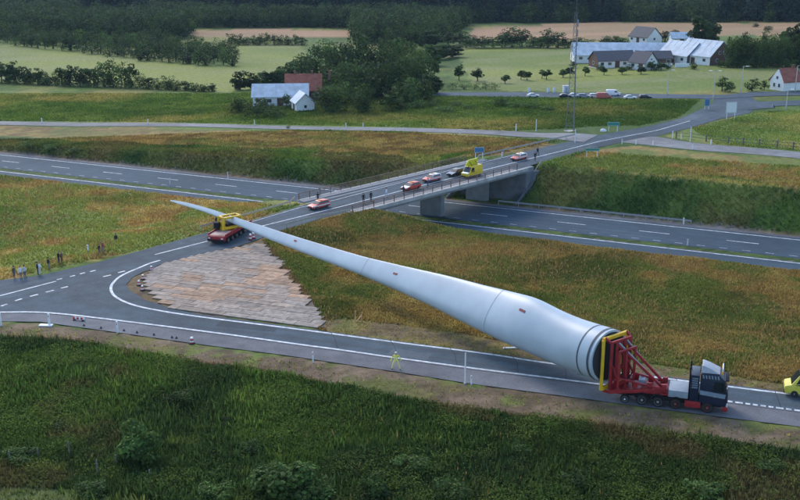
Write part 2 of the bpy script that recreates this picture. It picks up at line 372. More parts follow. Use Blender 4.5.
# terrain: one sheet to the horizon
def axis(lo, hi, step, far, g=1.09):
    a = list(np.arange(lo, hi + .01, step)); d = step; b = []
    x = hi
    while x < far: d *= g; x += d; b.append(x)
    return a, b
xa, xb = axis(-132, 132, 1.0, 3200); xs = np.array([-v for v in reversed(xb)] + xa + xb)
ya, yb = axis(52, 300, 1.0, 5200, 1.05); ys = np.array([-60, -20, 10, 25, 35, 44] + ya + yb)
GX, GY = np.meshgrid(xs, ys); GZ = height(GX, GY)
road_d = inside(GX, GY, ROAD_W)
GZ = GZ - np.where(road_d, .08, 0)
V = np.stack([GX, GY, GZ], -1).reshape(-1, 3); w_ = len(xs); h_ = len(ys)
I = (np.arange(h_ - 1)[:, None] * w_ + np.arange(w_ - 1)[None]).ravel()
F = np.stack([I, I + 1, I + w_ + 1, I + w_], -1)
m_ground = attr_mat('soil and turf', fine=.38, fscale=.9, bump=.5)
ground = arr_mesh('ground', V, F, m_ground, ground_col(V[:, 0], V[:, 1], V[:, 2]), smooth=True); tag(ground, kind='structure')

# ------------------------------------------------------------------ roads
m_asph = asphalt_mat('junction asphalt', (.064, .090, .108)); m_asph2 = asphalt_mat('motorway asphalt', (.048, .080, .104), .12)
m_asph3 = asphalt_mat('old asphalt', (.20, .20, .195)); m_shoulder = asphalt_mat('pale chip shoulder', (.14, .142, .148))
m_white = mat('road paint', (.56, .58, .58), .7, var=.42, scale=1.6, world=True)
def flat_poly(name, pts, z, m):
    bm = bmesh.new(); f = bm.faces.new([bm.verts.new((p[0], p[1], z)) for p in pts])
    bmesh.ops.triangulate(bm, faces=[f]); bmesh.ops.recalc_face_normals(bm, faces=bm.faces)
    if bm.faces[:][0].normal.z < 0: bmesh.ops.reverse_faces(bm, faces=bm.faces)
    me = bpy.data.meshes.new(name); bm.to_mesh(me); bm.free(); me.materials.append(m)
    o = bpy.data.objects.new(name, me); COL.objects.link(o); return o
RZ = .03
tag(flat_poly('junction_road', ROAD_W, RZ, m_asph), kind='structure')
# pale shoulder of the slip road, outside the front line
FRONT_LINE = [(-300, 345), (-80, 313), (0, 312.4), (49, 313), (118, 320.6), (220, 333.6), (300, 344.7), (340, 350), (390, 357.2), (468, 367.8), (525, 375), (600, 384.5), (730, 401.8), (800, 411), (880, 421), (1180, 459)]
sh = W2([(x, y + 1) for x, y in FRONT_LINE[2:]]) + W2(RAMP_FRONT[:-2])
tag(flat_poly('slip_road_shoulder', sh, RZ + .005, m_shoulder), kind='structure')
# the old back road, the far slip road and the right-hand slip road follow the ground
def drape(name, up, lo, m, off=.07, ns=60, nw=4, zfix=None):
    A = curve_pts([PG(*q)[:2] + (0,) if False else (PG(*q).x, PG(*q).y) for q in up], 8); B = curve_pts([(PG(*q).x, PG(*q).y) for q in lo], 8)
    def even(c, n):
        L = [0]
        for a, b in zip(c[:-1], c[1:]): L.append(L[-1] + (b - a).length)
        t = np.linspace(0, L[-1], n); return np.stack([np.interp(t, L, [p.x for p in c]), np.interp(t, L, [p.y for p in c])], -1)
    a, b = even(A, ns), even(B, ns); w = np.linspace(0, 1, nw + 1)[None, :, None]
    G = a[:, None] * (1 - w) + b[:, None] * w; Z = height(G[..., 0], G[..., 1]) + off
    V = np.concatenate([G, Z[..., None]], -1).reshape(-1, 3); k = nw + 1
    I = (np.arange(ns - 1)[:, None] * k + np.arange(nw)[None]).ravel()
    o = arr_mesh(name, V, np.stack([I, I + k, I + k + 1, I + 1], -1), m); tag(o, kind='structure'); return a, b
drape('far_slip_road', [(-260, 119.5), (0, 121.6), (150, 123.2), (290, 126.3), (400, 128), (500, 131), (560, 133.3), (598, 135.2)], [(-260, 123.2), (0, 125.2), (150, 126.6), (290, 129.6), (400, 131.7), (500, 135.6), (560, 139.8), (584, 142.5)], m_asph3, .09)
drape('right_slip_road', [(645, 137.5), (657, 137), (700, 143.7), (800, 152.3), (1080, 181)], [(620, 142.2), (637, 144.2), (695, 150.3), (800, 158.8), (1080, 189)], m_asph3, .06)
drape('back_road', [(380, 92.6), (498, 92.6), (560, 93), (660, 94.4), (720, 95.2), (750, 92.6), (800, 91.6), (1080, 88.5)], [(380, 96), (498, 97.5), (560, 98.3), (660, 98.6), (712, 99.2), (750, 97.2), (800, 95.8), (1080, 92.5)], m_asph, .12)
drape('side_road', [(748, 102), (775, 101.6), (800, 100.6), (1080, 92.8)], [(748, 110), (775, 108), (800, 105.6), (1080, 98.5)], m_asph, .10)
# motorway
def mw_strip(mb, s, a0, a1, w, z): strip(mb, [mw(a0, s), mw(a1, s)], w, z)
for nm, s0, s1 in (('motorway_far_carriageway', -6.2, 6.4), ('motorway_near_carriageway', -20.9, -8.4)):
    mb = MB(); mb.add([mw(a, s, ZM + .03) for a in (-330, 220) for s in (s0, s1)], [(0, 2, 3, 1)]); tag(mb.build(nm, m_asph2, smooth=0), kind='structure')
for nm, s0, s1 in (('motorway_far_verge', 6.4, 7.7), ('motorway_near_verge', -22.0, -20.9)):
    mb = MB(); mb.add([mw(a, s, ZM + .036) for a in (-330, 220) for s in (s0, s1)], [(0, 2, 3, 1)]); tag(mb.build(nm, m_shoulder, smooth=0), kind='structure')
mb = MB()
for s in (5.3, -8.9, -19.6): mw_strip(mb, s, -330, 220, .32, ZM + .042)
for s in (-5.0,):
    for a in np.arange(-330, 220, 3.6): mw_strip(mb, s, a, a + 1.3, .13, ZM + .042)
for s in (0, -14.2):
    for k in range(-24, 16): mw_strip(mb, s, k * 14.6 - 2.6, k * 14.6 + 2.6, .26, ZM + .042)
tag(mb.build('motorway_markings', m_white, smooth=0), kind='structure')
# painted lines of the junction
mb = MB(); LZ = RZ + .010
strip(mb, curve_pts(W2([(160, 260.5), (150, 263.5), (139, 268), (124, 274.5), (116, 280), (111, 287.5), (114.5, 296), (130, 304), (155, 310), (200, 317), (300, 329.7), (400, 343), (464, 351), (500, 356), (560, 365), (730, 387), (787, 394), (880, 406), (1180, 443)])), .34, LZ)
fl = curve_pts(W2(FRONT_LINE)); strip(mb, [p for p in fl if p.x < P(700, 398).x], .34, LZ)
dashes(mb, [p for p in fl if p.x >= P(690, 396).x], .34, .5, .22, LZ)
strip(mb, W2([(-280, 346), (-60, 308), (0, 296), (56, 281.5)]), .28, LZ)
for q in [((57, 280), (62, 278.7)), ((70, 276.9), (75, 275.6)), ((80, 274.2), (85, 272.9)), ((90, 271.9), (95.5, 270.6)), ((1, 306.4), (7, 304.3)), ((15, 301.2), (22, 298.9)), ((30, 296.7), (38, 294.6)), ((46, 292.4), (54, 290.4)), ((61, 288.4), (68, 286.8)), ((103, 277), (111, 275.2)), ((118, 273), (125, 271.2))]: strip(mb, W2(q), .3, LZ)
strip(mb, W2([(155, 254.8), (209, 241), (266, 225.2)]), .26, LZ)
strip(mb, W2([(266, 225.2), (340, 207), (400, 191.2), (455, 177.5), (493, 168), (521, 161), (560, 151.5), (600, 141.3), (657, 130.5), (690, 121)]), .26, LZ)
strip(mb, W2([(209, 233.4), (254, 221.3), (299.5, 207.8), (335, 200.2), (400, 182.8), (480, 163.2), (514, 155)]), .16, LZ)
tag(mb.build('junction_markings', m_white, smooth=0), kind='structure')

# ------------------------------------------------------------------ bridge
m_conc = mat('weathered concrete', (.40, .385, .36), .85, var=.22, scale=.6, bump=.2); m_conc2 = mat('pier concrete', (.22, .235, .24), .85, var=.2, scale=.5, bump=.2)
m_rail = mat('rusty brown railing paint', (.17, .10, .075), .7, var=.3, scale=2); m_galv = mat('galvanised steel', (.42, .43, .43), .45, metal=.6, var=.15); m_tan = mat('dusty guard rail steel', (.55, .46, .34), .6, metal=.3, var=.15)
m_foot = mat('pale footway concrete', (.30, .285, .27), .85, var=.15, scale=1.5)
bridge = empty('road_bridge', br((T0 + T1) / 2, BW / 2)); tag(bridge, 'concrete road bridge over the motorway with brown railings and two wall piers in view', 'bridge')
bo = bridge.location
def L(v): return Vector(v) - bo
def bslab(mb, t0, t1, w0, w1, z0, z1):
    mb.slab([L(br(t0, w0)), L(br(t1, w0)), L(br(t1, w1)), L(br(t0, w1))], z0, z1)
def skew_slab(mb, s0, s1, w0, w1, z0, z1):     # walls run parallel to the motorway
    mb.slab([L(br(br_at(s0, w0), w0)), L(br(br_at(s1, w0), w0)), L(br(br_at(s1, w1), w1)), L(br(br_at(s0, w1), w1))], z0, z1)
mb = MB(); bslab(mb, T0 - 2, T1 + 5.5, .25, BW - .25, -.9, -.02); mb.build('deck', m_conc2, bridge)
for w in (0.0, BW): mb = MB(); bslab(mb, T0, T1 + 3.0, w - .28, w + .28, -.42, .16); mb.build('edge_beam', m_conc, bridge, .03, 1)
for w0, w1 in ((.3, 1.5), (BW - 1.6, BW - .3)): mb = MB(); bslab(mb, T0, T1, w0, w1, .02, .13); mb.build('footway', m_foot, bridge, .02, 1)
for qx, qy in ((441, 216.8), (486, 200.8), (384, 240)):
    q = P(qx, qy, ZM); s, _ = sa(q.x, q.y); w0 = (q - br(0, 0)).dot(BL); s += .45; w0 = min(max(w0, 2.0), 6.5)
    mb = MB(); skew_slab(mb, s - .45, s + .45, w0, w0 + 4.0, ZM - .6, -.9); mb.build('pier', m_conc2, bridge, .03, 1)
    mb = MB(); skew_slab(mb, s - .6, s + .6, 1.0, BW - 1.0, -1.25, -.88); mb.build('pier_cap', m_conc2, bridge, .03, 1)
for s0, s1 in ((11.7, 19.0), (-37, -30.0)): mb = MB(); skew_slab(mb, s0, s1, -.28, BW - .0, ZM - .3, -.92 if s0 > 0 else -.03); mb.build('abutment', mat('abutment concrete', (.14, .15, .155), .9, var=.3, scale=.6, bump=.3), bridge)  # abutment concrete kept dark: the shade at the bridge end is in its colour
m_dk = mat('shade-darkened abutment concrete', (.13, .14, .145), .9, var=.3, scale=.8, bump=.3)  # wing walls: shade under the bridge end put into the concrete colour
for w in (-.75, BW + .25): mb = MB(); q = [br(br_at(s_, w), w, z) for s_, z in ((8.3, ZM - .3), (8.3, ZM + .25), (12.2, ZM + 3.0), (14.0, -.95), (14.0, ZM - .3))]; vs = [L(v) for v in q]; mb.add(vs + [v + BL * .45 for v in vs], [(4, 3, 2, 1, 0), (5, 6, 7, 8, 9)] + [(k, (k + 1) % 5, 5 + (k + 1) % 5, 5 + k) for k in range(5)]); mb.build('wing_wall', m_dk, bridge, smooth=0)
post = None; npost = int((T1 - T0) / 2.45)
for w in (0.0, BW):
    for k in range(npost + 1):
        p = L(br(T0 + .3 + k * (T1 - T0 - .6) / npost, w)); 
        if post is None:
            mb = MB(); mb.box(-.05, .05, -.05, .05, .16, 1.28); post = mb.build('railing_post', m_rail, bridge, smooth=0); o = post
        else: o = post.copy(); COL.objects.link(o)
        o.location = p; o.location.z = 0; o.rotation_euler = (0, 0, math.atan2(BD.y, BD.x))
    for z in (.45, .72, 1.0, 1.28):
        mb = MB(); mb.bar(L(br(T0, w, z)), L(br(T1, w, z)), .05 if z < 1.2 else .1); mb.build('rail', m_rail, bridge, smooth=0)
# ------------------------------------------------------------------ guard rails
def guardrail(pts, label, m=m_galv, step=4.0, hgt=.72, zf=None):
    pts = resample(pts, step); r = empty('guardrail', (pts[0].x, pts[0].y, gz(pts[0].x, pts[0].y))); tag(r, label, 'guardrail', 'guardrails beside the roads'); base = r.location.copy()
    zs = height(np.array([p.x for p in pts]), np.array([p.y for p in pts])) if zf is None else [zf] * len(pts)
    q = [Vector((p.x, p.y, z)) - base for p, z in zip(pts, zs)]; mb = MB(); rings = []
    for i, p in enumerate(q):
        d = (q[min(i + 1, len(q) - 1)] - q[max(i - 1, 0)]).normalized(); n = Vector((-d.y, d.x, 0))
        rings.append([p + n * x + Vector((0, 0, hgt + z)) for x, z in ((.0, -.16), (.05, -.1), (.0, 0), (.05, .1), (0, .16), (-.02, .16), (-.02, -.16))])
    mb.loft(rings); mb.build('beam', m, r, smooth=0); first = None
    for p in q:
        if first is None: b = MB(); b.box(-.06, .06, -.05, .05, -.3, hgt + .12); first = o = b.build('post', m, r, smooth=0)
        else: o = first.copy(); COL.objects.link(o)
        o.location = p
    return r
guardrail(W2([(200, 231.2), (225, 224), (254, 216.2), (290, 206)]) + [tuple(br(T0 - .5, BW + .2)[:2])], 'dusty tan guardrail on the far side of the road behind the red trailer', m_tan)
guardrail(W2([(287, 228.4), (316, 220.6)]) + [tuple(br(T0 - .5, -.2)[:2])], 'pale guardrail leading from the meadow up to the near railing of the bridge', m_galv)
guardrail([br(T1 + .5, BW + .2)] + W2([(548, 143.2), (575, 137.5)]), 'grey guardrail on the far side just beyond the bridge')
guardrail([br(T1 + .5, -.2)] + W2([(560, 158.6), (590, 150.6)]), 'grey guardrail on the near side just beyond the bridge')
guardrail([mw(-2, 8.0), mw(34, 8.0)], 'long low grey guardrail at the foot of the green cutting slope right of the bridge')
# rubber marks where trucks turn in the junction
m_rub = asphalt_mat('rubbed asphalt', (.070, .082, .09), .25); mb = MB()
for k in range(6):
    strip(mb, curve_pts(W2([(98 + 11 * k, 306 - .6 * k), (74 + 9 * k, 299 - 1.4 * k), (68 + 7 * k, 289 - 1.6 * k), (84 + 8 * k, 278 - 1.8 * k)])), .30, RZ + .005 + k * .0004)
tag(mb.build('rubber_marks', m_rub, smooth=0), kind='structure')

# wheel paths polished into the lanes, and a tar seam along the slip road shoulder
m_worn = asphalt_mat('worn wheel path', (.062, .080, .093), .2); m_worn2 = asphalt_mat('motorway wheel path', (.060, .088, .106), .2); m_tar = asphalt_mat('tar seam', (.035, .04, .045), .3); mb = MB()
cl = curve_pts(W2([(150, 315.5), (200, 324), (312, 336.5), (400, 350), (464, 358.5), (560, 373), (730, 394), (800, 402.5), (880, 413), (1180, 450)]))
def offs(pts, d):
    out = []
    for i, p in enumerate(pts):
        t = (pts[min(i + 1, len(pts) - 1)] - pts[max(i - 1, 0)]).normalized(); out.append(p + Vector((-t.y, t.x, 0)) * d)
    return out
for d in (-.95, .95): strip(mb, offs(cl, d), .62, RZ + .004)
mc = [Vector((x, y, 0)) for x, y in MAIN_C[1:]]
for d in (-3.6, -1.9, 1.6, 3.3): strip(mb, offs(mc, d), .6, RZ + .004)
tag(mb.build('wheel_paths', m_worn, smooth=0), kind='structure')
mb = MB()
for s in (-3.6, -1.5, 1.6, 3.7, -17.6, -15.4, -12.9, -10.8): mw_strip(mb, s, -330, 220, .6, ZM + .035)
tag(mb.build('motorway_wheel_paths', m_worn2, smooth=0), kind='structure')
mb = MB(); strip(mb, offs(curve_pts(W2(FRONT_LINE)), -.42), .10, RZ + .012)
for k in range(9):
    x = 330 + k * 55 + (lambda q: float(vnoise(np.array([q * 7.7]), np.array([3.1]), 1.0)[0]))(k) * 20; a = P(x, np.interp(x, [p[0] for p in RAMP_REAR], [p[1] for p in RAMP_REAR])); b = P(x + 3 + 6 * (lambda q: float(vnoise(np.array([q * 7.7]), np.array([3.1]), 1.0)[0]))(k + 50), np.interp(x, [p[0] for p in FRONT_LINE], [p[1] for p in FRONT_LINE])); strip(mb, [a, a + (b - a) * .4 + Vector(((lambda q: float(vnoise(np.array([q * 7.7]), np.array([3.1]), 1.0)[0]))(k + 9) * .5, 0, 0)), b], .07, RZ + .011)
tag(mb.build('tar_seams', m_tar, smooth=0), kind='structure')

# resurfaced patches
m_patch = asphalt_mat('resurfaced patch', (.045, .060, .072), .2); m_patch2 = asphalt_mat('grey resurfaced patch', (.092, .112, .126), .2); mb = MB(); mb2 = MB()
for k, (q, x0, x1, d, w) in enumerate(((cl, .10, .16, .9, 1.9), (cl, .30, .345, -.9, 2.0), (cl, .52, .60, .95, 1.8), (cl, .80, .83, 0, 3.6), (mc, .30, .36, -2.6, 3.0), (mc, .50, .53, 2.4, 2.6), (mc, .66, .74, -2.8, 3.0), (mc, .84, .9, 2.2, 3.2))):
    q = resample(q, 1.0); seg_ = q[int(len(q) * x0):int(len(q) * x1) + 2]; strip(mb if k % 2 == 0 else mb2, offs(seg_, d), w, RZ + .0055)
tag(mb.build('dark_road_patches', m_patch, smooth=0), kind='structure'); tag(mb2.build('grey_road_patches', m_patch2, smooth=0), kind='structure')
# ------------------------------------------------------------------ grass and weeds: real blades, one mass per meadow
m_grass = attr_mat('grass blades', .8, fine=.12, fscale=3, transl=.45)
MATS_W = W2([(146, 286), (147, 276), (153, 270), (166, 262.5), (200, 254), (245, 246), (262, 242.5), (268, 247), (270, 254), (283, 262), (280, 269), (291, 272), (287, 279), (298, 285), (299, 292), (311, 299), (317, 311), (326, 328), (200, 313.4), (176, 308.5), (160, 300)])
ROADLIKE = [ROAD_W, MATS_W]
def grass(name, poly_px, n, hgt, wid, lo=(0, 0), bright=1.0, patch=None, seedheads=0.0, zoff=0.0, thin=None):
    pts = [P(x, y, -2) for x, y in poly_px]; x0, x1 = min(p.x for p in pts), max(p.x for p in pts); y0, y1 = min(p.y for p in pts), max(p.y for p in pts)
    X = RNG.uniform(x0, x1, n); Y = RNG.uniform(y0, y1, n); Z = height(X, Y); px, py = project(X, Y, Z)
    k = inside(px, py, poly_px) & (px > -230) & (px < 1030) & (py < 560)
    for rp in ROADLIKE: k &= ~inside(X, Y, rp)
    s, a = sa(X, Y); k &= ~((s > -22.2) & (s < 8.3))
    if thin is not None: k &= RNG.random(n) < thin(X, Y, px, py)
    X, Y, Z, px, py = X[k], Y[k], Z[k], px[k], py[k]; n = len(X)
    c = ground_col(X, Y, Z); vq = inside(px, py, VERGE_F) | inside(px, py, VERGE_R); c[vq] = mixc((.10, .15, .03), (.33, .25, .09), RNG.random(int(vq.sum()))); pn = fbm(X, Y, 5, 61, 3); h = hgt * (.45 + 1.1 * pn) * RNG.uniform(.6, 1.35, n)
    c = c * RNG.uniform(.75, 1.55, n)[:, None] * bright * np.array([1.16, 1.13, 1.02])
    h[vq] *= .45
    if seedheads:
        q = RNG.random(n) < seedheads * sm(.4, .65, fbm(X, Y, 10, 71)); c[q] = np.array([.36, .24, .09]) * RNG.uniform(.6, 1.2, q.sum())[:, None]; h[q] *= 1.35
    an = RNG.uniform(0, 2 * pi, n); w = wid * RNG.uniform(.6, 1.4, n) / 2; ln = RNG.uniform(.05, .5, n) * h; la = RNG.uniform(0, 2 * pi, n)
    A = np.stack([X - np.cos(an) * w, Y - np.sin(an) * w, Z - .03], -1); B = np.stack([X + np.cos(an) * w, Y + np.sin(an) * w, Z - .03], -1)
    T = np.stack([X + np.cos(la) * ln, Y + np.sin(la) * ln, Z + h], -1)
    V = np.stack([A, B, T], 1).reshape(-1, 3); F = np.arange(3 * n).reshape(-1, 3)
    o = arr_mesh(name, V, F, m_grass, np.repeat(c, 3, 0)); tag(o, kind='stuff'); return o
FG2 = [(-230, 350), (-80, 327), (0, 326), (110, 337), (200, 350), (400, 378), (600, 407), (800, 433), (1030, 463), (1030, 580), (-230, 580)]
def fg_thin(X, Y, px, py): return np.where(inside(px, py, VERGE_F), .06, np.where(inside(px, py, MOWN), .25, 1.0))
grass('foreground_grass', FG2, 420000, .45, .15, thin=fg_thin, seedheads=.008)
grass('foreground_weeds', FG2, 84000, .75, .28, thin=lambda X, Y, px, py: fg_thin(X, Y, px, py) * sm(.47, .62, fbm(X, Y, 7, 81)), bright=1.15)
NM2 = [(262, 240), (286, 230), (345, 214), (400, 205), (470, 222), (600, 242), (820, 266), (1030, 295), (1030, 420), (800, 393), (500, 354), (320, 332)]
def herbs(name, poly_px, n, hgt, size, thin=None, bright=1.0):
    pts = [P(x, y, -.5) for x, y in poly_px]; X = RNG.uniform(min(p.x for p in pts), max(p.x for p in pts), n); Y = RNG.uniform(min(p.y for p in pts), max(p.y for p in pts), n); Z = height(X, Y); px, py = project(X, Y, Z)
    k = inside(px, py, poly_px) & (px > -200) & (px < 1000) & (py < 550) & (RNG.random(n) < .15 + .85 * sm(.42, .6, fbm(X, Y, 4, 86, 3)))
    for rp in ROADLIKE: k &= ~inside(X, Y, rp)
    if thin is not None: k &= RNG.random(n) < thin(X, Y, px, py)
    X, Y, Z = X[k], Y[k], Z[k]; n = len(X); c = ground_col(X, Y, Z); lv = sm(.4, .65, fbm(X, Y, 6, 87, 3))
    c = mixc(c, (.10, .16, .035), lv * .7) * RNG.uniform(.7, 1.6, n)[:, None] * bright * np.array([1.35, 1.2, 1.0])
    C = np.stack([X, Y, Z + hgt * (.3 + 1.0 * fbm(X, Y, 4, 86, 3)) * RNG.uniform(.35, 1.25, n)], -1); V, F = leaf_quads(C, np.tile([0, -.25, 1.0], (n, 1)), size, RNG)
    o = arr_mesh(name, V, F, m_grass, np.repeat(c, 4, 0)); tag(o, kind='stuff')
def leaf_quads(C, Nn, size, rng):
    n = len(C); d = Nn + rng.normal(0, .7, (n, 3)); d /= np.linalg.norm(d, axis=1)[:, None] + 1e-9
    r = rng.normal(0, 1, (n, 3)); a = np.cross(d, r); a /= np.linalg.norm(a, axis=1)[:, None] + 1e-9; b = np.cross(d, a)
    s = size * rng.uniform(.6, 1.3, n)[:, None]; t = size * rng.uniform(.45, 1.0, n)[:, None]
    V = np.stack([C - a * s, C - b * t * .8 + d * s * .2, C + a * s * .9, C + b * t + d * s * .15], 1).reshape(-1, 3)
    return V, np.arange(4 * n).reshape(-1, 4)
herbs('foreground_herbs', FG2, 460000, .55, .10, thin=fg_thin)
grass('meadow_grass', NM2, 440000, .25, .24, seedheads=.2, thin=lambda X, Y, px, py: np.where(inside(px, py, VERGE_R), .2, 1.0))
grass('left_meadow_grass', [(-230, 146), (0, 172), (100, 184), (200, 196), (280, 206), (305, 203), (254, 219), (140, 250), (0, 280), (-230, 315)], 210000, .30, .26, seedheads=.25)
grass('slope_grass', [(440, 165), (560, 150), (1030, 182), (1030, 290), (800, 255), (600, 222), (440, 200)], 130000, .36, .30)
grass('far_verge_grass', [(-230, 125), (150, 127), (400, 132), (560, 141), (480, 157), (330, 196), (290, 186), (100, 166), (-230, 133)], 200000, .32, .38)
grass('rough_pasture', [(-230, 82), (240, 92), (440, 96), (700, 100), (680, 117), (600, 134), (400, 127), (150, 122), (-230, 119)], 210000, .36, .55)
grass('right_field_grass', [(690, 128), (760, 112), (1030, 100), (1030, 175), (800, 151), (700, 143)], 100000, .24, .36)

# ------------------------------------------------------------------ trees and shrubs
m_leaf = attr_mat('foliage', .75, fine=.18, fscale=.8, transl=.3, rnd=.42); m_bark = mat('bark', (.09, .07, .05), .95, var=.3, scale=2, bump=.4)
def leaf_quads(C, Nn, size, rng):
    n = len(C); d = Nn + rng.normal(0, .7, (n, 3)); d /= np.linalg.norm(d, axis=1)[:, None] + 1e-9
    r = rng.normal(0, 1, (n, 3)); a = np.cross(d, r); a /= np.linalg.norm(a, axis=1)[:, None] + 1e-9; b = np.cross(d, a)
    s = size * rng.uniform(.6, 1.3, n)[:, None]; t = size * rng.uniform(.45, 1.0, n)[:, None]
    V = np.stack([C - a * s, C - b * t * .8 + d * s * .2, C + a * s * .9, C + b * t + d * s * .15], 1).reshape(-1, 3)
    return V, np.arange(4 * n).reshape(-1, 4)
def crown_data(kind, seed, n):
    rng = np.random.default_rng(seed); H = 10.0
    base, W, nl = {'round': (.03, 7.5, 20), 'tall': (.02, 5.2, 20), 'broad': (.02, 10.5, 30), 'shrub': (.0, 11, 16), 'small': (.05, 6.5, 14), 'ragged': (.03, 6.5, 15), 'spruce': (.02, 4.6, 0)}[kind]
    hue = {'spruce': (.022, .052, .030), 'shrub': (.052, .094, .024)}.get(kind, (.040, .072, .019))
    if kind == 'spruce':
        t = rng.random(n) ** .8; lay = np.floor(t * 11) / 11; z = H * (base + (1 - base) * (lay + rng.random(n) * .05)); rad = W / 2 * (1 - lay) ** .8 * rng.uniform(.5, 1.05, n) + .1
        an = rng.uniform(0, 2 * pi, n); C = np.stack([np.cos(an) * rad, np.sin(an) * rad, z - rad * .35], -1); Nn = np.stack([np.cos(an) * .4, np.sin(an) * .4, np.ones(n)], -1)
        V, F = leaf_quads(C, Nn, .55, rng); c = np.array(hue) * rng.uniform(.6, 1.4, n)[:, None]
        return V, F, np.repeat(c, 4, 0), []
    zc = H * (base + (1 - base) * .5); hh = H * (1 - base) / 2; lobes = []
    for i in range(nl):
        for _ in range(40):
            q = rng.uniform(-1, 1, 3)
            if np.linalg.norm([q[0], q[1], max(q[2], 0) if kind != 'small' else q[2]]) < .86: break
        if kind == 'shrub': q[2] = abs(q[2]) * 1.1 - .75
        r = rng.uniform(.24, .44) * (1.15 if kind == 'broad' else 1.0)
        lobes.append((q[0] * W / 2 * .82, q[1] * W / 2 * .82, zc + q[2] * hh * .84, r * min(W / 2, hh)))
    V, F, Cc = [], [], []; tot = sum(l[3] ** 2 for l in lobes); off = 0
    for (x, y, z, r) in lobes:
        k = max(8, int(n * r * r / tot)); d = rng.normal(0, 1, (k, 3)); d /= np.linalg.norm(d, axis=1)[:, None]
        rr = r * (.55 + .5 * rng.random(k) ** .6)[:, None]; C = np.array([x, y, z]) + d * rr * np.array([1, 1, .85])
        C[:, 2] = np.maximum(C[:, 2], .15)
        v, f = leaf_quads(C, d + np.array([0, 0, .25]), .42 if kind != 'small' else .5, rng); V.append(v); F.append(f + off); off += len(v)
        tint = rng.uniform(.6, 1.75); yl = rng.uniform(0, .5); base_c = np.array(hue) * tint * np.array([1 + yl * .6, 1 + yl * .25, 1])
        Cc.append(np.repeat(base_c * rng.uniform(.65, 1.4, k)[:, None], 4, 0))
    return np.concatenate(V), np.concatenate(F), np.concatenate(Cc), lobes
TREE = {}
def tree_meshes(kind, var, n):
    key = (kind, var, n)
    if key in TREE: return TREE[key]
    V, F, Cc, lobes = crown_data(kind, hash(kind) % 1 + var * 13 + len(kind) * 7 + ord(kind[1]), n)
    o = arr_mesh('crown', V, F, m_leaf, Cc); cm = o.data; bpy.data.objects.remove(o)
    mb = MB(); H = 10.0
    if kind == 'shrub':
        for l in lobes[:7]: mb.tube((0, 0, -.3), (l[0] * .8, l[1] * .8, l[2]), .14, .04, 5)
    else:
        z0 = H * (.5 if kind != 'spruce' else .95); mb.tube((0, 0, -.4), (0, 0, .5), .42, .28, 8, False); mb.tube((0, 0, .5), (.1, .05, z0), .28, .12, 8)
        for l in lobes[:7]: mb.tube((0, 0, min(z0, l[2]) * .55), (l[0] * .8, l[1] * .8, l[2]), .14, .04, 5)
    o = mb.build('trunk', m_bark); tm = o.data; bpy.data.objects.remove(o)
    TREE[key] = (cm, tm); return TREE[key]
BW_K = {'round': 7.5, 'tall': 5.2, 'broad': 10.5, 'shrub': 11, 'small': 6.5, 'ragged': 6.5, 'spruce': 4.6}
def tree(x, y, hpx, wpx, kind, label, group=None, name=None, n=700, cat=None):
    p = PG(x, y) if y > 60 else P(x, y, gz(*P(x, y, 0)[:2])); m = mpp(p); Hh, Ww = hpx * m, wpx * m
    cm, tm = tree_meshes(kind, random.randrange(3), n)
    nm = name or {'shrub': 'shrub', 'spruce': 'spruce_tree'}.get(kind, 'broadleaf_tree')
    r = empty(nm, (p.x, p.y, p.z - .05), random.uniform(0, 6.28)); r.scale = (Ww / BW_K[kind], Ww / BW_K[kind], Hh / 10.0)
    for pn, me in (('crown', cm), ('trunk' if kind != 'shrub' else 'stem', tm)):
        o = bpy.data.objects.new(pn, me); COL.objects.link(o); o.parent = r
    tag(r, label, cat or ('shrub' if kind == 'shrub' else 'tree'), group); return r
_T = 'first second third fourth fifth sixth seventh eighth ninth tenth eleventh twelfth thirteenth fourteenth fifteenth sixteenth seventeenth eighteenth nineteenth twentieth'.split()
def nth(i): return _T[i] if i < 20 else ('twenty-' + _T[i - 20] if i < 29 else ('thirtieth' if i == 29 else ('thirty-' + _T[i - 30])))
def along(pts, x):
    return float(np.interp(x, [p[0] for p in pts], [p[1] for p in pts]))
def rnd(a, b): return random.uniform(a, b)
# hedgerow at the foot of the left field
for i, (x, h, w) in enumerate([(2, 22, 15), (9, 19, 12), (16, 24, 16), (24, 20, 12), (31, 17, 12), (38, 18, 13), (47, 15, 13), (55, 16, 11), (62, 21, 11), (70, 22, 13), (80, 23, 13), (87, 21, 12), (94, 19, 11), (104, 28, 15), (113, 29, 17), (122, 27, 15), (131, 26, 13), (140, 16, 11), (149, 13, 12), (158, 12, 11), (168, 18, 13), (177, 11, 11), (186, 10, 12), (195, 9, 11), (204, 10, 10), (212, 9, 9)]):
    tree(x, along([(0, 82.5), (60, 85), (130, 87.5), (215, 91.5)], x) + rnd(-.5, .8), h, w * 1.35, random.choice(['round', 'broad', 'ragged']), ('tall' if h > 21 else 'low' if h < 13 else 'middling') + ' dark hedgerow tree below the left field, ' + nth(i) + ' from the left', 'hedgerow trees of the left field', n=700)
for i, x in enumerate(range(1, 214, 8)): tree(x, along([(0, 83.5), (60, 86), (130, 88.5), (215, 92)], x), rnd(6, 9), 14, 'shrub', 'low bush in the gaps of the left hedgerow, ' + nth(i) + ' from the left', 'hedgerow bushes of the left field', n=250)
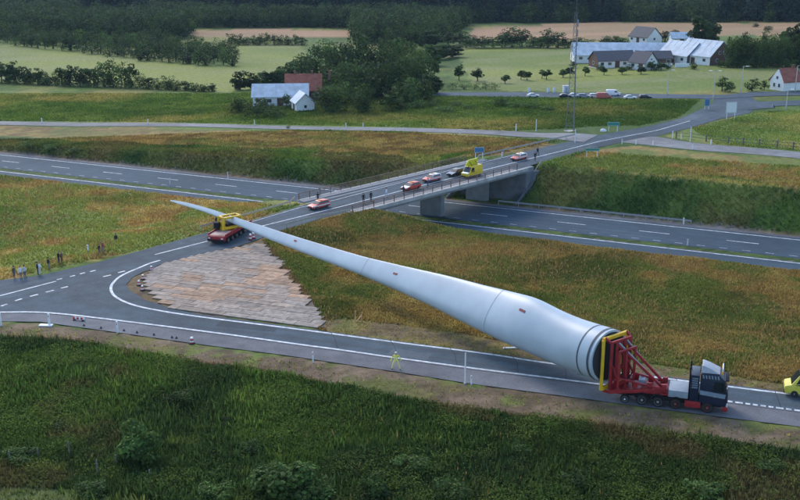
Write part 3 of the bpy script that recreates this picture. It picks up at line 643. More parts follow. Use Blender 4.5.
# belt of wood on the left
bl = [(0, 42), (25, 47), (60, 50), (100, 54), (140, 60), (200, 64.5), (232, 65)]
for row, (dy, stp, hh) in enumerate(((0, 7.5, 17), (-4, 7, 18), (-8.5, 7, 17), (-13, 7.5, 16), (-17.5, 8, 14))):
    x = rnd(-6, 0)
    while x < 236:
        y = along(bl, x) + dy + rnd(-1, 1)
        if y > (24 if x < 180 else 50): tree(x, y, hh * rnd(.75, 1.25), rnd(12, 18), random.choice(['round', 'broad', 'tall', 'round']), ('tree at the front edge of the left wood belt, ' + nth(min(38, max(0, int((x + 6) / 7.5)))) + ' from the left' if row == 0 else 'tree standing deep in the left wood belt'), 'trees of the left wood belt', n=320)
        x += stp * rnd(.8, 1.25)
# hedge behind the middle field, and trees of the clump
for i, x in enumerate(range(232, 306, 7)): tree(x, 44.5 + rnd(-.5, .5), rnd(9, 13), rnd(11, 15), 'round', 'small dark tree behind the middle field, ' + nth(i) + ' from the left', 'hedge behind the middle field', n=420)
for i, x in enumerate(range(230, 308, 9)): tree(x, 45.2, rnd(5, 7), 16, 'shrub', 'low hedge bush behind the middle field, ' + nth(i) + ' from the left', 'low hedge behind the middle field', n=300)
for i, x in enumerate(range(466, 600, 9)): tree(x, 47.6, rnd(5, 8), 16, 'shrub', 'low hedge bush below the wheat, ' + nth(i) + ' from the left', 'low hedge below the wheat', n=300)
for x, y, lb in [(600, 70.5, 'garden bush before the brown timber gable'), (629, 70, 'bush in front of the white farmhouse wall'), (656, 70.5, 'round bush right of the bright gable'), (668, 69, 'garden bush at the gateway of the white wall'), (694, 69.5, 'bush at the foot of the windowed barn'), (721, 67.5, 'bush between the windowed barn and the dark tree block'), (573, 68, 'bush at the left end of the long barn')]: tree(x, y, rnd(7, 9), rnd(9, 12), 'round', lb, n=500)
CL = [(289, 84, 26, 24), (302, 82, 30, 26), (316, 78, 34, 26), (329, 72, 34, 28), (344, 76, 34, 30), (358, 72, 40, 30), (372, 70, 38, 30), (385, 72, 37, 28), (398, 74, 38, 30), (410, 78, 37, 28), (421, 82, 36, 26), (432, 66, 28, 22), (335, 92, 36, 30), (350, 96, 38, 34), (366, 98, 40, 38), (382, 98, 40, 36), (396, 98, 38, 28), (395, 50, 28, 28), (412, 50, 26, 26), (428, 50, 22, 24), (240, 90, 22, 20), (252, 89, 20, 16), (262, 88.5, 20, 16), (272, 88, 22, 18), (281, 87, 24, 18), (440, 58, 18, 22), (452, 56, 14, 22), (405, 105, 33, 30), (420, 101, 30, 28), (433, 94, 24, 22), (413, 92, 38, 32), (344, 104, 30, 30)]
for i, (x, y, h, w) in enumerate(CL):
    tree(x, y, h, w * 1.15, 'broad' if w > 25 else random.choice(['round', 'tall']), ('front' if y > 80 else 'middle' if y > 62 else 'back') + ' farm wood tree, ' + nth(sorted(c[0] for c in CL).index(x)) + ' from the left', 'trees of the farm wood', n=1100)
tree(331, 111.5, 28, 36, 'broad', 'big rounded green tree right beside the pale gabled shed', n=1500)
tree(365, 112, 30, 30, 'broad', 'olive tree with a lit crown at the front of the farm wood', n=1200)
tree(391, 111, 22, 26, 'round', 'smaller olive tree at the front right of the farm wood', n=900)
tree(240, 112, 21, 32, 'shrub', 'low dark bush left of the white sheds', n=700); tree(257, 117.5, 20, 30, 'shrub', 'olive bush in front of the long white shed', n=700)
tree(276, 117.5, 15, 28, 'shrub', 'yellowish bush at the roadside below the white sheds', n=600); tree(287, 108, 16, 15, 'round', 'small dark tree between the long shed and the gabled shed', n=500)
for (x, y, h, w, lb) in [(413, 78, 24, 14, 'slim dark tree left of the pair at the end of the avenue'), (434, 80, 24, 13, 'narrow tree at the wood edge near the pale field'), (459, 80.5, 19, 13, 'loose tree between the wood and the round field tree'), (477.5, 81, 15.5, 15.5, 'round dark tree alone at the corner of the pale field')]:
    tree(x, y, h, w, 'small', lb, n=450)
for x in (440, 452, 464, 474, 486, 495): tree(x, 89.5, rnd(7, 10), 15, 'shrub', 'dark bush of the hedge in front of the pale field at its left end', 'hedge in front of the pale field', n=300)
for i, (x, y) in enumerate([(505, 83.5), (521, 79.5), (527, 80.5), (542, 78.5), (546.5, 79.5), (563, 77.5), (570, 77), (585, 76), (604, 75), (622, 74.5), (641, 74), (651, 70.5), (661, 70)]):
    tree(x, y, rnd(9.5, 12), rnd(9.5, 11.5), 'small', 'small round avenue tree along the field lane, ' + nth(i) + ' from the left', 'avenue trees along the field lane', n=620)
tree(263, 110, 15, 17, 'round', 'small dark tree hiding the middle of the long shed front', n=700); tree(270, 111, 11, 18, 'shrub', 'bush at the corner of the long shed', n=500)
# bushes of the rough ground
RB_ = [(500, 106, 12, 26), (516, 107, 9, 22), (531, 108, 8, 24), (548, 110, 6, 20), (405, 103, 13, 24), (418, 108, 12, 26), (432, 106, 8, 22), (455, 106, 6, 20), (402, 110, 11, 20), (470, 108, 6, 18), (388, 112, 9, 20), (446, 111, 7, 26)]
for (x, y, h, w) in RB_:
    tree(x, y, h, w, 'shrub', 'dark green bush on the rough ground, ' + nth(sorted(c[0] for c in RB_).index(x)) + ' from the left', 'bushes on the rough ground', n=450)
for (x, y, h, w, lb) in [(377, 179, 6, 9, 'dark round bush on the far bank just left of the bridge'), (28, 147, 9, 22, 'dark green bush on the verge at the left frame edge'), (52, 150, 9, 20, 'dense bush second from the left frame edge on the verge'), (75, 152, 6, 18, 'low bush third from the left on the motorway verge'), (134, 155, 5, 10, 'little bush on the motorway verge left of the blade tip'), (288, 128.5, 5, 7, 'dark little bush at the far slip road'), (340, 181, 5, 14, 'low bush on the bank beside the guardrail')]:
    tree(x, y, h, w, 'shrub', lb, n=400)
# woods on the right
tree(703, 50, 41, 30, 'tall', 'tall broad olive tree rising behind the farm buildings', n=1600); tree(694, 50, 30, 18, 'tall', 'slender tree at the left foot of the tall olive tree', n=600); tree(713, 50, 32, 18, 'tall', 'slender tree at the right foot of the tall olive tree', n=600)
for i, x in enumerate(np.arange(730, 812, 7.5)): tree(x, 67 + rnd(-.5, .5), rnd(28, 33), 15, 'broad', 'dense tree in front of the tall right block, ' + nth(i) + ' from the left', 'tall dark block of trees right of the farm', n=1500)
for i, x in enumerate(range(728, 812, 9)): tree(x, 67.8, rnd(11, 14), 17, 'shrub', 'dark undergrowth bush at the foot of the tall right block, ' + nth(i) + ' from the left', 'undergrowth of the tall right block', n=450)
for x in np.arange(732, 812, 10): tree(x, 62, rnd(28, 34), 17, 'broad', 'dark tree behind the front of the tall block', 'tall dark block of trees right of the farm', n=1200)
for (x, h, w) in [(788, 40, 22), (800, 44, 24)]: tree(x, 60, h, w, 'tall', ('thinner' if x < 795 else 'thickest') + ' tall tree at the right edge behind the dark block', 'tall trees at the right edge', n=900)
HL = [(512, 46, 22, 20), (522, 45.5, 19, 14), (505, 46, 16, 14), (548, 47, 21, 17), (558, 47, 17, 14), (470, 46, 14, 16), (482, 46.5, 12, 16), (493, 46.5, 11, 16), (533, 46.5, 11, 15), (540, 46.5, 10, 12), (568, 46.5, 10, 14), (578, 46.5, 11, 14), (588, 47, 9, 14), (614, 46, 12, 18), (606, 46, 9, 12), (622, 46, 9, 12), (665, 41, 11, 14), (675, 38, 9, 12), (656, 41, 10, 12), (448, 44, 13, 18), (460, 43, 14, 18), (756, 27, 5, 6), (768, 31, 6, 7)]
for (x, y, h, w) in HL:
    tree(x, y, h, w * 1.5, 'round', ('tall' if h > 16 else 'low') + ' tree of the wheat hedge line, ' + nth(sorted(c[0] for c in HL).index(x)) + ' from the left', 'hedge line below the wheat', n=600)
for (x, y, h, w, lb) in [(722, 91, 16, 18, 'olive bush tree beside the lamp in front of the field'), (730, 92, 12, 14, 'small bush left of the twin lamp post'), (752, 91, 15, 17, 'dark garden tree left of the white half-hipped house'), (764, 90, 11, 12, 'garden bush right against the white house wall'), (790, 89.5, 8, 9, 'little bush in front of the red roof')]:
    tree(x, y, h, w, 'round', lb, n=450)
# big bushes of the foreground
for (x, y, h, w, lb) in [(137, 462, 54, 54, 'big dark bush standing alone in the foreground left of centre'), (285, 497, 50, 80, 'wide dark bush at the lower edge of the picture'), (375, 497, 30, 40, 'lower dark bush at the bottom edge right of the widest bush'), (182, 404, 20, 40, 'pale leafy bush below the dirt verge on the left'), (20, 462, 18, 44, 'bright green weedy bush by the fence posts on the left')]:
    tree(x, y, h, w, 'shrub', lb, n=2600 if h > 28 else 1200)

FB = [(60, 430, 12, 30), (228, 425, 10, 26), (250, 452, 14, 34), (332, 440, 9, 24), (412, 470, 20, 44), (455, 500, 26, 50), (520, 452, 12, 30), (575, 486, 18, 44), (640, 462, 11, 30), (705, 498, 24, 52), (770, 470, 14, 34), (90, 495, 20, 46), (215, 500, 22, 44), (318, 500, 30, 50)]
for (x, y, h, w) in FB: tree(x, y, h, w, 'shrub', ('spreading' if w > 40 else 'small') + ' low bush in the foreground weeds, ' + nth(sorted(c[0] for c in FB).index(x)) + ' from the left', 'low bushes in the foreground', n=900)

# ------------------------------------------------------------------ the far forest: one mass of trees
def forest():
    n = 60000; Y = RNG.uniform(520, 1500, n); X = RNG.uniform(-1, 1, n) * (Y * .42 + 40); Z = height(X, Y); px, py = project(X, Y, Z)
    lim = np.interp(px, [-100, 0, 150, 185, 190, 352, 356, 440, 470, 800, 900], [38, 38, 40, 40, 28, 28, 44, 44, 23, 22, 22])
    k = (py < lim)
    for q in (WHEAT, WHEAT2, WHEAT3, LF1, LF2): k &= ~inside(px, py, q)
    k &= ~inside(px, py, [(170, 4), (250, 3), (250, 11), (170, 12)]); k &= ~inside(px, py, [(190, 30), (352, 30), (352, 42), (190, 42)])
    k &= RNG.random(n) < np.clip(900 / Y, .45, 1) * .62
    X, Y, Z, px, py = X[k], Y[k], Z[k], px[k], py[k]
    tall = np.where(py < 16, 1.25, .9) * RNG.uniform(.75, 1.3, len(X)); conif = (fbm(X, Y, 120, 91) > .46) & (py < 22)
    for nm, sel, kind in (('spruce_forest', conif, 'spruce'), ('broadleaf_forest', ~conif, 'round')):
        src = bpy.data.objects.new('crown', tree_meshes(kind, 0, 240)[0])
        bx, by = (30, 19) if kind == 'spruce' else (262, 43)
        pr = tree(bx, by, 22 if kind == 'spruce' else 12, 10, kind, 'dark spruce at the front of the far forest on the left' if kind == 'spruce' else 'tree in front of the far mixed wood behind the middle field', n=240)
        src = pr.children[0]
        me = bpy.data.meshes.new(nm); nn = int(sel.sum()); me.vertices.add(nn); me.vertices.foreach_set('co', np.stack([X[sel], Y[sel], Z[sel]], -1).astype(np.float32).ravel())
        a = me.attributes.new('tall', 'FLOAT', 'POINT'); a.data.foreach_set('value', tall[sel].astype(np.float32))
        o = bpy.data.objects.new(nm, me); COL.objects.link(o); tag(o, kind='stuff')
        g = bpy.data.node_groups.new(nm, 'GeometryNodeTree'); g.interface.new_socket('Geometry', in_out='INPUT', socket_type='NodeSocketGeometry'); g.interface.new_socket('Geometry', in_out='OUTPUT', socket_type='NodeSocketGeometry')
        N_ = g.nodes; gi = N_.new('NodeGroupInput'); go = N_.new('NodeGroupOutput'); oi = N_.new('GeometryNodeObjectInfo'); oi.inputs['Object'].default_value = src; oi.inputs['As Instance'].default_value = True
        ip = N_.new('GeometryNodeInstanceOnPoints'); rv = N_.new('FunctionNodeRandomValue'); rv.data_type = 'FLOAT_VECTOR'; rv.inputs[0].default_value = (0, 0, 0); rv.inputs[1].default_value = (0, 0, 6.28)
        na = N_.new('GeometryNodeInputNamedAttribute'); na.data_type = 'FLOAT'; na.inputs['Name'].default_value = 'tall'
        vm = N_.new('ShaderNodeVectorMath'); vm.operation = 'SCALE'; vm.inputs[0].default_value = (1.75, 1.75, 1.85) if kind == 'spruce' else (1.5, 1.5, 1.3)
        lk = g.links.new; lk(na.outputs[0], vm.inputs['Scale']); lk(gi.outputs[0], ip.inputs['Points']); lk(oi.outputs['Geometry'], ip.inputs['Instance']); lk(rv.outputs[0], ip.inputs['Rotation']); lk(vm.outputs[0], ip.inputs['Scale']); lk(ip.outputs[0], go.inputs[0])
        o.modifiers.new('trees', 'NODES').node_group = g
forest()

# ------------------------------------------------------------------ houses and farm buildings
m_wwall = mat('white render', (.74, .75, .74), .8, var=.08); m_blueroof = mat('pale fibre cement roof', (.46, .53, .58), .65, var=.2, scale=.5); m_darkroof = mat('dark felt roof', (.10, .095, .10), .8, var=.2); m_redroof = mat('red tile roof', (.30, .10, .06), .8, var=.25, scale=1)
m_brick = mat('brown brick', (.16, .085, .06), .85, var=.25, scale=1); m_frame = mat('window frame white', (.7, .7, .7), .5); m_pane = mat('window glass', (.05, .06, .07), .12, spec=.6, var=.05); m_door = mat('barn door', (.10, .06, .045), .7)
def house(name, x, y, Lm, Wm, wh, rh, rz, wall, roof, label, cat='building', wins=0, gable_wins=(), chim=0, door=True, gable_m=None, hip=0.0, panel_ribs=0):
    p = PG(x, y) if y > 60 else P(x, y, gz(*P(x, y, 0)[:2])); r = empty(name, p, rz); tag(r, label, cat)
    a, b = Lm / 2, Wm / 2
    mb = MB(); mb.prism([(-b, -.4), (b, -.4), (b, wh), (0, wh + rh * .98), (-b, wh)], a); o = mb.build('wall', wall, r, smooth=0)
    for v in o.data.vertices: v.co = Vector((v.co.y, v.co.x, v.co.z))
    o.data.flip_normals()
    if gable_m:
        for sx in (-1, 1):
            mb = MB(); mb.prism([(-b + .05, .05), (b - .05, .05), (b - .05, wh), (0, wh + rh * .95), (-b + .05, wh)], .03); g = mb.build('gable_cladding', gable_m, r, smooth=0)
            for v in g.data.vertices: v.co = Vector((v.co.y + sx * (a + .025), v.co.x, v.co.z))
            g.data.flip_normals()
    e = .45; sl = rh / b
    for sy in (-1, 1):
        mb = MB(); z0, z1 = wh - e * sl + .05, wh + rh + .08; hx = a + e - hip
        mb.add([(-a - e, sy * (b + e), z0), (a + e, sy * (b + e), z0), (hx, 0, z1), (-hx, 0, z1), (-a - e, sy * (b + e), z0 + .22), (a + e, sy * (b + e), z0 + .22), (hx, 0, z1 + .22), (-hx, 0, z1 + .22)], [(0, 1, 2, 3), (4, 5, 6, 7), (0, 1, 5, 4), (1, 2, 6, 5), (2, 3, 7, 6), (3, 0, 4, 7)])
        ro = mb.build('roof', roof, r, smooth=0)
        if sy == -1 and panel_ribs:
            for k in range(panel_ribs):
                xx = -a + (k + .5) * Lm / panel_ribs; q = MB(); q.bar((xx, -b - e + .1, z0 + .25), (xx, -.1, z1 + .2), .1, .08); q.build('roof_rib', roof, ro, smooth=0)
    for k in range(chim): c = MB(); cx = -a * .5 + k * a; c.box(cx - .3, cx + .3, -.3, .3, wh + rh * .6, wh + rh + 1.0); c.box(cx - .36, cx + .36, -.36, .36, wh + rh + 1.0, wh + rh + 1.14); c.build('chimney', m_brick, r, smooth=0)
    def window(cx, cy, cz, w, h, onx):
        f = MB(); d = .06
        f.box(*((cx - d, cx + d, cy - w / 2, cy + w / 2) if onx else (cx - w / 2, cx + w / 2, cy - d, cy + d)), cz - h / 2, cz + h / 2); fo = f.build('window', m_frame, r, smooth=0)
        g = MB(); d = .08; w -= .2; h -= .2
        g.box(*((cx - d, cx + d, cy - w / 2, cy + w / 2) if onx else (cx - w / 2, cx + w / 2, cy - d, cy + d)), cz - h / 2, cz + h / 2); g.build('pane', m_pane, fo, smooth=0)
    for k in range(wins):
        xx = -a + (k + .5) * Lm / wins
        if not (door and k == wins // 2): window(xx, -b, wh * .58, min(1.5, Lm / wins * .5), 1.2, False)
    if door: d = MB(); xx = -a + (wins // 2 + .5) * Lm / max(wins, 1) if wins else 0; d.box(xx - .9, xx + .9, -b - .07, -b + .05, 0, min(2.4, wh - .2)); d.build('door', m_door, r, smooth=0)
    for (sx, cy, cz, w, h) in gable_wins: window(sx * (a + (.06 if gable_m else 0)), cy, cz, w, h, True)
    return r
house('long_barn', 619, 60.5, 36, 13, 2.6, 4.0, R_(-3), m_wwall, m_blueroof, 'long low barn with a pale blue roof at the back of the right farm', wins=7, panel_ribs=9)
house('farmhouse', 612, 66.5, 15, 8, 2.6, 2.9, R_(16), m_wwall, m_darkroof, 'white farmhouse with a dark roof and a brown timber gable', wins=5, gable_m=m_brick, gable_wins=[(-1, 0, 1.6, 1.2, 1.2)])
house('gabled_house', 643, 69, 7, 7, 2.6, 3.4, R_(-52), m_wwall, m_darkroof, 'small white house turning its bright gable to the road, dark roof', wins=2, gable_wins=[(1, -1.4, 1.6, 1, 1.1), (1, 1.4, 1.6, 1, 1.1), (1, 0, 3.7, .8, .8)])
house('byre', 657, 64, 9, 7, 2.4, 2.2, R_(5), m_brick, m_darkroof, 'low brown byre with a dark roof between the white house and the barns', wins=3)
house('barn', 683, 62, 15, 10.5, 3, 4.4, R_(-62), m_wwall, m_blueroof, 'barn with a pale blue roof and dark gable, left of the windowed barn', wins=3, gable_m=m_darkroof, panel_ribs=5)
house('barn', 704, 63, 16, 12, 3.2, 5.0, R_(-58), m_wwall, m_blueroof, 'large barn with a pale blue roof and a brown gable with white windows', wins=3, gable_m=m_brick, gable_wins=[(1, -2.4, 1.7, 1.2, 1.3), (1, 2.4, 1.7, 1.2, 1.3), (1, -1.2, 4.4, 1.1, 1.2), (1, 1.2, 4.4, 1.1, 1.2)], panel_ribs=5)
house('house', 645, 42, 12, 9, 2.6, 4.0, R_(-60), m_wwall, m_darkroof, 'white gabled house standing alone behind the right farm', wins=3, gable_wins=[(1, 0, 1.8, 1.2, 1.2)])
house('shed', 680, 43.5, 9, 6, 2.6, 2.2, R_(0), m_wwall, m_blueroof, 'small white shed left of the tall olive tree', wins=3)
house('half_hipped_house', 786, 89.5, 7.5, 5.6, 2.9, 3.2, R_(204), m_wwall, m_redroof, 'white half-hipped house with a red roof at the right edge', wins=2, gable_wins=[(1, -1.0, 1.5, .9, 1.2), (1, 1.0, 1.5, .9, 1.2), (1, 0, 3.7, .9, 1.0)], hip=.9, chim=1)
house('long_shed', 281, 104, 16, 9, 2.8, 3.0, R_(4), m_wwall, m_blueroof, 'long shed with a pale blue roof in front of the dark wood', wins=5, panel_ribs=6)
house('red_roofed_house', 304, 99, 10.5, 8, 3.3, 4.2, R_(3), m_brick, m_redroof, 'old house with a red tile roof and chimneys behind the white sheds', wins=4, chim=3)
house('gabled_shed', 303, 109.5, 6.5, 5.2, 2.4, 2.4, R_(-72), m_wwall, m_blueroof, 'white gabled shed beside the big rounded tree', wins=0, gable_wins=[(1, 0, 1.3, .9, 1.0)])
mb = MB(); p = PG(675, 67.5); r = empty('garden_wall', p); tag(r, 'low whitewashed garden wall with a gateway in front of the barns', 'wall')
for x0, x1 in ((-12, -8), (-7, -1), (0, 5)): q = MB(); q.box(x0, x1, -.18, .18, -.2, 1.5); q.build('wall_panel', m_wwall, r, .04, 1)
# ------------------------------------------------------------------ timber mats laid as a temporary turning area
m_mat = mat('sandy timber', (.315, .245, .185), .85, var=.32, scale=1.4, bump=.3, rnd=.2, world=True); m_mat2 = mat('rusty sand timber', (.385, .245, .15), .85, var=.32, scale=1.4, bump=.3, rnd=.2, world=True); m_mat3 = mat('grey timber', (.30, .248, .20), .85, var=.32, scale=1.4, bump=.3, rnd=.2, world=True)
tag(flat_poly('mat_bed', MATS_W, .012, mat('sandy subsoil', (.14, .10, .07), .95, var=.3, scale=.7)), kind='structure')
pad = empty('timber_mat_area', P(215, 290)); tag(pad, 'turning area of sandy brown and grey timber mats laid in rows inside the bend', 'road mats')
tdir = (P(500, 355) - P(320, 331)).normalized(); tn = Vector((-tdir.y, tdir.x, 0)); pieces = []
mxs = [Vector((x, y, 0)) for x, y in MATS_W]; c0 = mxs[0]
us = [(p - c0).dot(tdir) for p in mxs]; ws = [(p - c0).dot(tn) for p in mxs]
CW, CLn = 1.2, 3.0
mesh_of = {}
def mat_mesh(i, m):
    if (i, m.name) in mesh_of: return mesh_of[(i, m.name)]
    mb = MB(); g = .012; n = 3
    for k in range(n):
        a = -CW / 2 + k * CW / n; mb.box(-CLn / 2 + g, CLn / 2 - g, a + .02, a + CW / n - .02, .0, .10 + rnd(-.012, .012))
    o = mb.build('mat', m, smooth=0); mesh_of[(i, m.name)] = o.data; bpy.data.objects.remove(o); return mesh_of[(i, m.name)]
spots = []; w = min(ws) - .5
while w < max(ws):
    uu = np.arange(min(us), max(us), .1); qx = c0.x + tdir.x * uu + tn.x * (w + .4); qy = c0.y + tdir.y * uu + tn.y * (w + .4)
    ok = inside(qx, qy, MATS_W) & ~inside(qx, qy, ROAD_W)
    if ok.sum() > 12:
        u = uu[ok][0]; u1 = uu[ok][-1]; ln = rnd(1.1, CLn)
        while u < u1 - .8:
            ln = min(ln, u1 + .5 - u); spots.append((c0 + tdir * (u + ln / 2) + tn * w, ln)); u += ln + .035; ln = CLn
    w += CW + .03
for q, ln in spots[:300]:
    nv = fbm(np.array([q.x]), np.array([q.y]), 8, 101, 2)[0] + rnd(-.13, .13)
    m = m_mat2 if nv > .59 else (m_mat3 if nv < .44 else m_mat)
    o = bpy.data.objects.new('mat', mat_mesh(random.randrange(3), m)); COL.objects.link(o); o.parent = pad
    o.location = q - pad.location + Vector((0, 0, .02 + rnd(0, .03))); o.scale.x = ln / CLn; o.rotation_euler = (rnd(-.004, .004), rnd(-.003, .003), math.atan2(tdir.y, tdir.x) + rnd(-.012, .012))
pad['pieces'] = len(spots)

# ------------------------------------------------------------------ the turbine blade
T_A, T_B = P(642, 404.8), P(708, 412.9); TH = (T_B - T_A).normalized(); TN = Vector((-TH.y, TH.x, 0))     # tractor heading, left normal
T_O = P(624.5, 402.7) + TN * 1.1                                                                    # ground under the rearmost axle
B_A, B_B = P(228, 243.9), P(247.5, 232.2); BH = (B_B - B_A).normalized(); BNl = Vector((-BH.y, BH.x, 0)); B_O = B_A + BH * 3.9 + BNl * 1.45
def on_line(px):      # ground point of the tractor's centre line seen at photo column px
    lo, hi = -12.0, 12.0
    for _ in range(50):
        m_ = (lo + hi) / 2; q = T_O + TH * m_
        if project(np.float64(q.x), np.float64(q.y), 2.8)[0] < px: lo = m_
        else: hi = m_
    return T_O + TH * lo
RG = on_line(609.5); AX = (RG - B_O); AX.z = 0; AX.normalize(); AP = Vector((AX.y, -AX.x, 0))       # AP: horizontal, towards the camera
if AP.y > 0: AP = -AP
def ray_plane(px, py):
    d = P(px, py, 0) - Vector((0, 0, CAM_H)); n = AP; t = (RG - Vector((0, 0, CAM_H))).dot(n) / d.dot(n); return Vector((0, 0, CAM_H)) + d * t
TAB = [(170.5, 200, 201.2), (173, 199.6, 202.4), (181, 201.3, 205), (190, 203.3, 207.5), (205, 207.3, 212), (220, 212.2, 217.9), (235, 217.3, 224), (250, 222.3, 230.4), (265, 226.8, 237.2), (280, 231.9, 243.3), (300, 238.2, 251.2), (320, 244.2, 258.8), (340, 250.2, 266.4), (364, 257, 275.5), (400, 265.5, 290.6), (440, 274.3, 308), (460, 279.4, 318), (480, 284.6, 327.5), (500, 289.2, 336.8), (520, 294, 345.8), (530, 296.8, 350), (540, 301.6, 354.4), (550, 307, 358.8), (560, 311.8, 363.2), (570, 316, 367.4), (580, 319.6, 371.6), (590, 322.6, 375.6), (600, 325.6, 379.6), (609.5, 328.6, 383)]
def smooth_tab(px):
    xs_ = [t[0] for t in TAB]; i = max(1, min(len(TAB) - 2, int(np.searchsorted(xs_, px))))
    return [float(np.interp(px, xs_, [t[k] for t in TAB])) for k in (1, 2)]
def station(px):
    yt, yb = smooth_tab(px); t = ray_plane(px, yt); b = ray_plane(px, yb); c = (t + b) / 2; hz = (t - b).length / 2 * .955
    thr = float(np.interp(px, [170, 235, 300, 400, 460, 520, 570, 600, 610], [.26, .32, .40, .52, .66, .84, .97, 1, 1])); kk = float(np.interp(px, [170, 400, 500, 560, 590], [.7, .62, .42, .12, 0])); ln = float(np.interp(px, [170, 300, 440, 560, 600], [.42, .40, .32, .1, 0]))
    return c, hz, thr, kk, ln
def sec(px, phi, off=0.0):
    c, hz, thr, kk, ln = station(px); y = cos(phi) * (hz + off); x = sin(phi) * (hz * thr + off) * (1 - kk * cos(phi)); 
    return c + Vector((0, 0, 1)) * (y * cos(ln) + x * sin(ln) * .6) + AP * (x * cos(ln) - y * sin(ln))
m_blade = mat('blade gelcoat', (.40, .475, .515), .42, var=.10, scale=.35, spec=.5); m_seam = mat('dark seam', (.06, .075, .09), .6); m_seam2 = mat('grey seam', (.30, .33, .36), .6); m_mark = mat('red lifting mark', (.22, .035, .03), .6)
blade = empty('turbine_blade', RG); tag(blade, 'long pale grey wind turbine blade lying across the road from trailer to red bogie', 'turbine blade')
NS, NR = 110, 40
pxs = [170.5 + (609.5 - 170.5) * (k / NS) ** .9 for k in range(NS + 1)]
def smooth_rings():
    R = np.array([[list(sec(p, 2 * pi * i / NR) - RG) for i in range(NR)] for p in pxs])
    for _ in range(2):
        R[1:-1] = R[1:-1] * .5 + (R[:-2] + R[2:]) * .25
    return R
RR = smooth_rings(); mb = MB(); mb.loft([[tuple(v) for v in r] for r in RR]); mb.build('shell', m_blade, blade, smooth=60)
def band(px, wpx, m, name, off=.012):
    k = int(np.argmin([abs(p - px) for p in pxs])); c = RR[k].mean(0); dirv = AX * 1.0
    w = wpx * mpp(ray_plane(px, 300)) / 2; rings = []
    for s in (-w, w):
        for o_ in (0,):
            fr = s / np.linalg.norm(RR[min(k + 1, NS)].mean(0) - RR[k - 1].mean(0)) if k < NS else s / np.linalg.norm(RR[k].mean(0) - RR[k - 1].mean(0)) * .5
            r = RR[k] + (RR[min(k + 1, NS)] - RR[k - 1]) * fr; cc = r.mean(0); nn = (r - cc); nn /= np.linalg.norm(nn, axis=1)[:, None]; rings.append([tuple(v) for v in r + nn * off])
    mb = MB(); mb.loft(rings, caps=False); mb.build(name, m, blade, smooth=60)
band(368, .9, m_seam2, 'seam_ring'); band(501, 1.0, m_seam2, 'seam_ring'); band(595, 1.7, m_seam, 'seam_ring', .018); band(607, 2.8, m_seam, 'root_collar', .03)
for px, cph, wpx, hh in ((296, .38, 2.6, .22), (398, .30, 4, .22), (531, .60, 6, .24)):
    mb = MB(); ph = math.acos(cph); w = wpx / 2
    mb.add([sec(px + i * w, ph + j * hh / 2 / max(.6, station(px)[1]), .05) - RG for i, j in ((-1, -1), (1, -1), (1, 1), (-1, 1))] + [sec(px + i * w, ph + j * hh / 2 / max(.6, station(px)[1]), -.1) - RG for i, j in ((-1, -1), (1, -1), (1, 1), (-1, 1))], [(0, 1, 2, 3), (0, 4, 5, 1), (1, 5, 6, 2), (2, 6, 7, 3), (3, 7, 4, 0)]); mb.build('lifting_mark', m_mark, blade, smooth=0)

mb = MB(); mb.add([tuple(v + np.array(AX) * .03 + (np.array(RR[-1]).mean(0) - v) * .08) for v in RR[-1]], [tuple(range(NR))]); mb.build('root_shade_disc', mat('painted root shade', (.03, .03, .032), .8), blade, smooth=0)  # dark disc on the closed root end, painting the shade of a hollow root

# ------------------------------------------------------------------ tractor unit
m_navy = mat('navy cab paint', (.012, .020, .042), .38, var=.15, spec=.35); m_blk = mat('black plastic', (.02, .02, .022), .75, spec=.2); m_tyre = mat('tyre rubber', (.018, .018, .018), .85, var=.2); m_rim = mat('steel rim', (.45, .45, .46), .35, metal=.6); m_redrim = mat('red rim', (.35, .06, .05), .5)
m_red = mat('red machine paint', (.30, .018, .022), .5, var=.3, scale=1.5); m_yel = mat('yellow machine paint', (.72, .44, .02), .5, var=.12, scale=1.5); m_silver = mat('aluminium box', (.27, .31, .35), .5, metal=.1, var=.1); m_glass = mat('vehicle glass', (.015, .02, .025), .08, spec=.7, var=.05); m_wht = mat('white vehicle paint', (.75, .75, .75), .35, var=.05); m_stripe = mat('pale blue stripe', (.20, .25, .31), .4); m_vent = mat('vent grey', (.16, .19, .23), .5); m_defl = mat('grey white deflector', (.36, .38, .40), .5)
m_lamp = mat('lamp lens', (.75, .75, .7), .15); m_tail = mat('tail lens', (.5, .02, .02), .2); m_amber = mat('amber lens', (.85, .35, .02), .25); m_pink = mat('escort orange paint', (.62, .085, .055), .35, var=.06); m_darkcar = mat('dark car paint', (.02, .025, .035), .25); m_vyel = mat('yellow van paint', (.70, .50, .03), .4, var=.06); m_lime = mat('lime van paint', (.62, .57, .03), .4, var=.06)
def wheel(parent, x, y, r, w=.3, rim=None, name='wheel'):
    mb = MB(); n = 18; s = 1 if y > 0 else -1
    prof = [(r * .62, -w / 2), (r * .93, -w / 2), (r, -w * .32), (r, w * .32), (r * .93, w / 2), (r * .62, w / 2)]
    rings = [[(x + q * cos(2 * pi * i / n), y + d, r + q * sin(2 * pi * i / n)) for i in range(n)] for q, d in prof]; mb.loft(rings); o = mb.build(name, m_tyre, parent)
    mb = MB(); rings = [[(x + q * cos(2 * pi * i / n), y + s * d, r + q * sin(2 * pi * i / n)) for i in range(n)] for q, d in ((r * .62, w / 2 - .02), (r * .60, w / 2 + .012), (r * .5, w / 2 - .05), (r * .22, w / 2 - .03), (r * .2, w / 2 + .03), (.01, w / 2 + .03))]; mb.loft(rings, caps=False); mb.build('rim', rim or m_rim, o); return o
def part(parent, name, m, fn, bevel=0.0, **k):
    mb = MB(); fn(mb); return mb.build(name, m, parent, bevel, **k)
tr = empty('heavy_haulage_tractor', T_O, math.atan2(TH.y, TH.x)); tag(tr, 'navy heavy haulage tractor with white roof deflector and red side skirt at the blade root', 'truck')
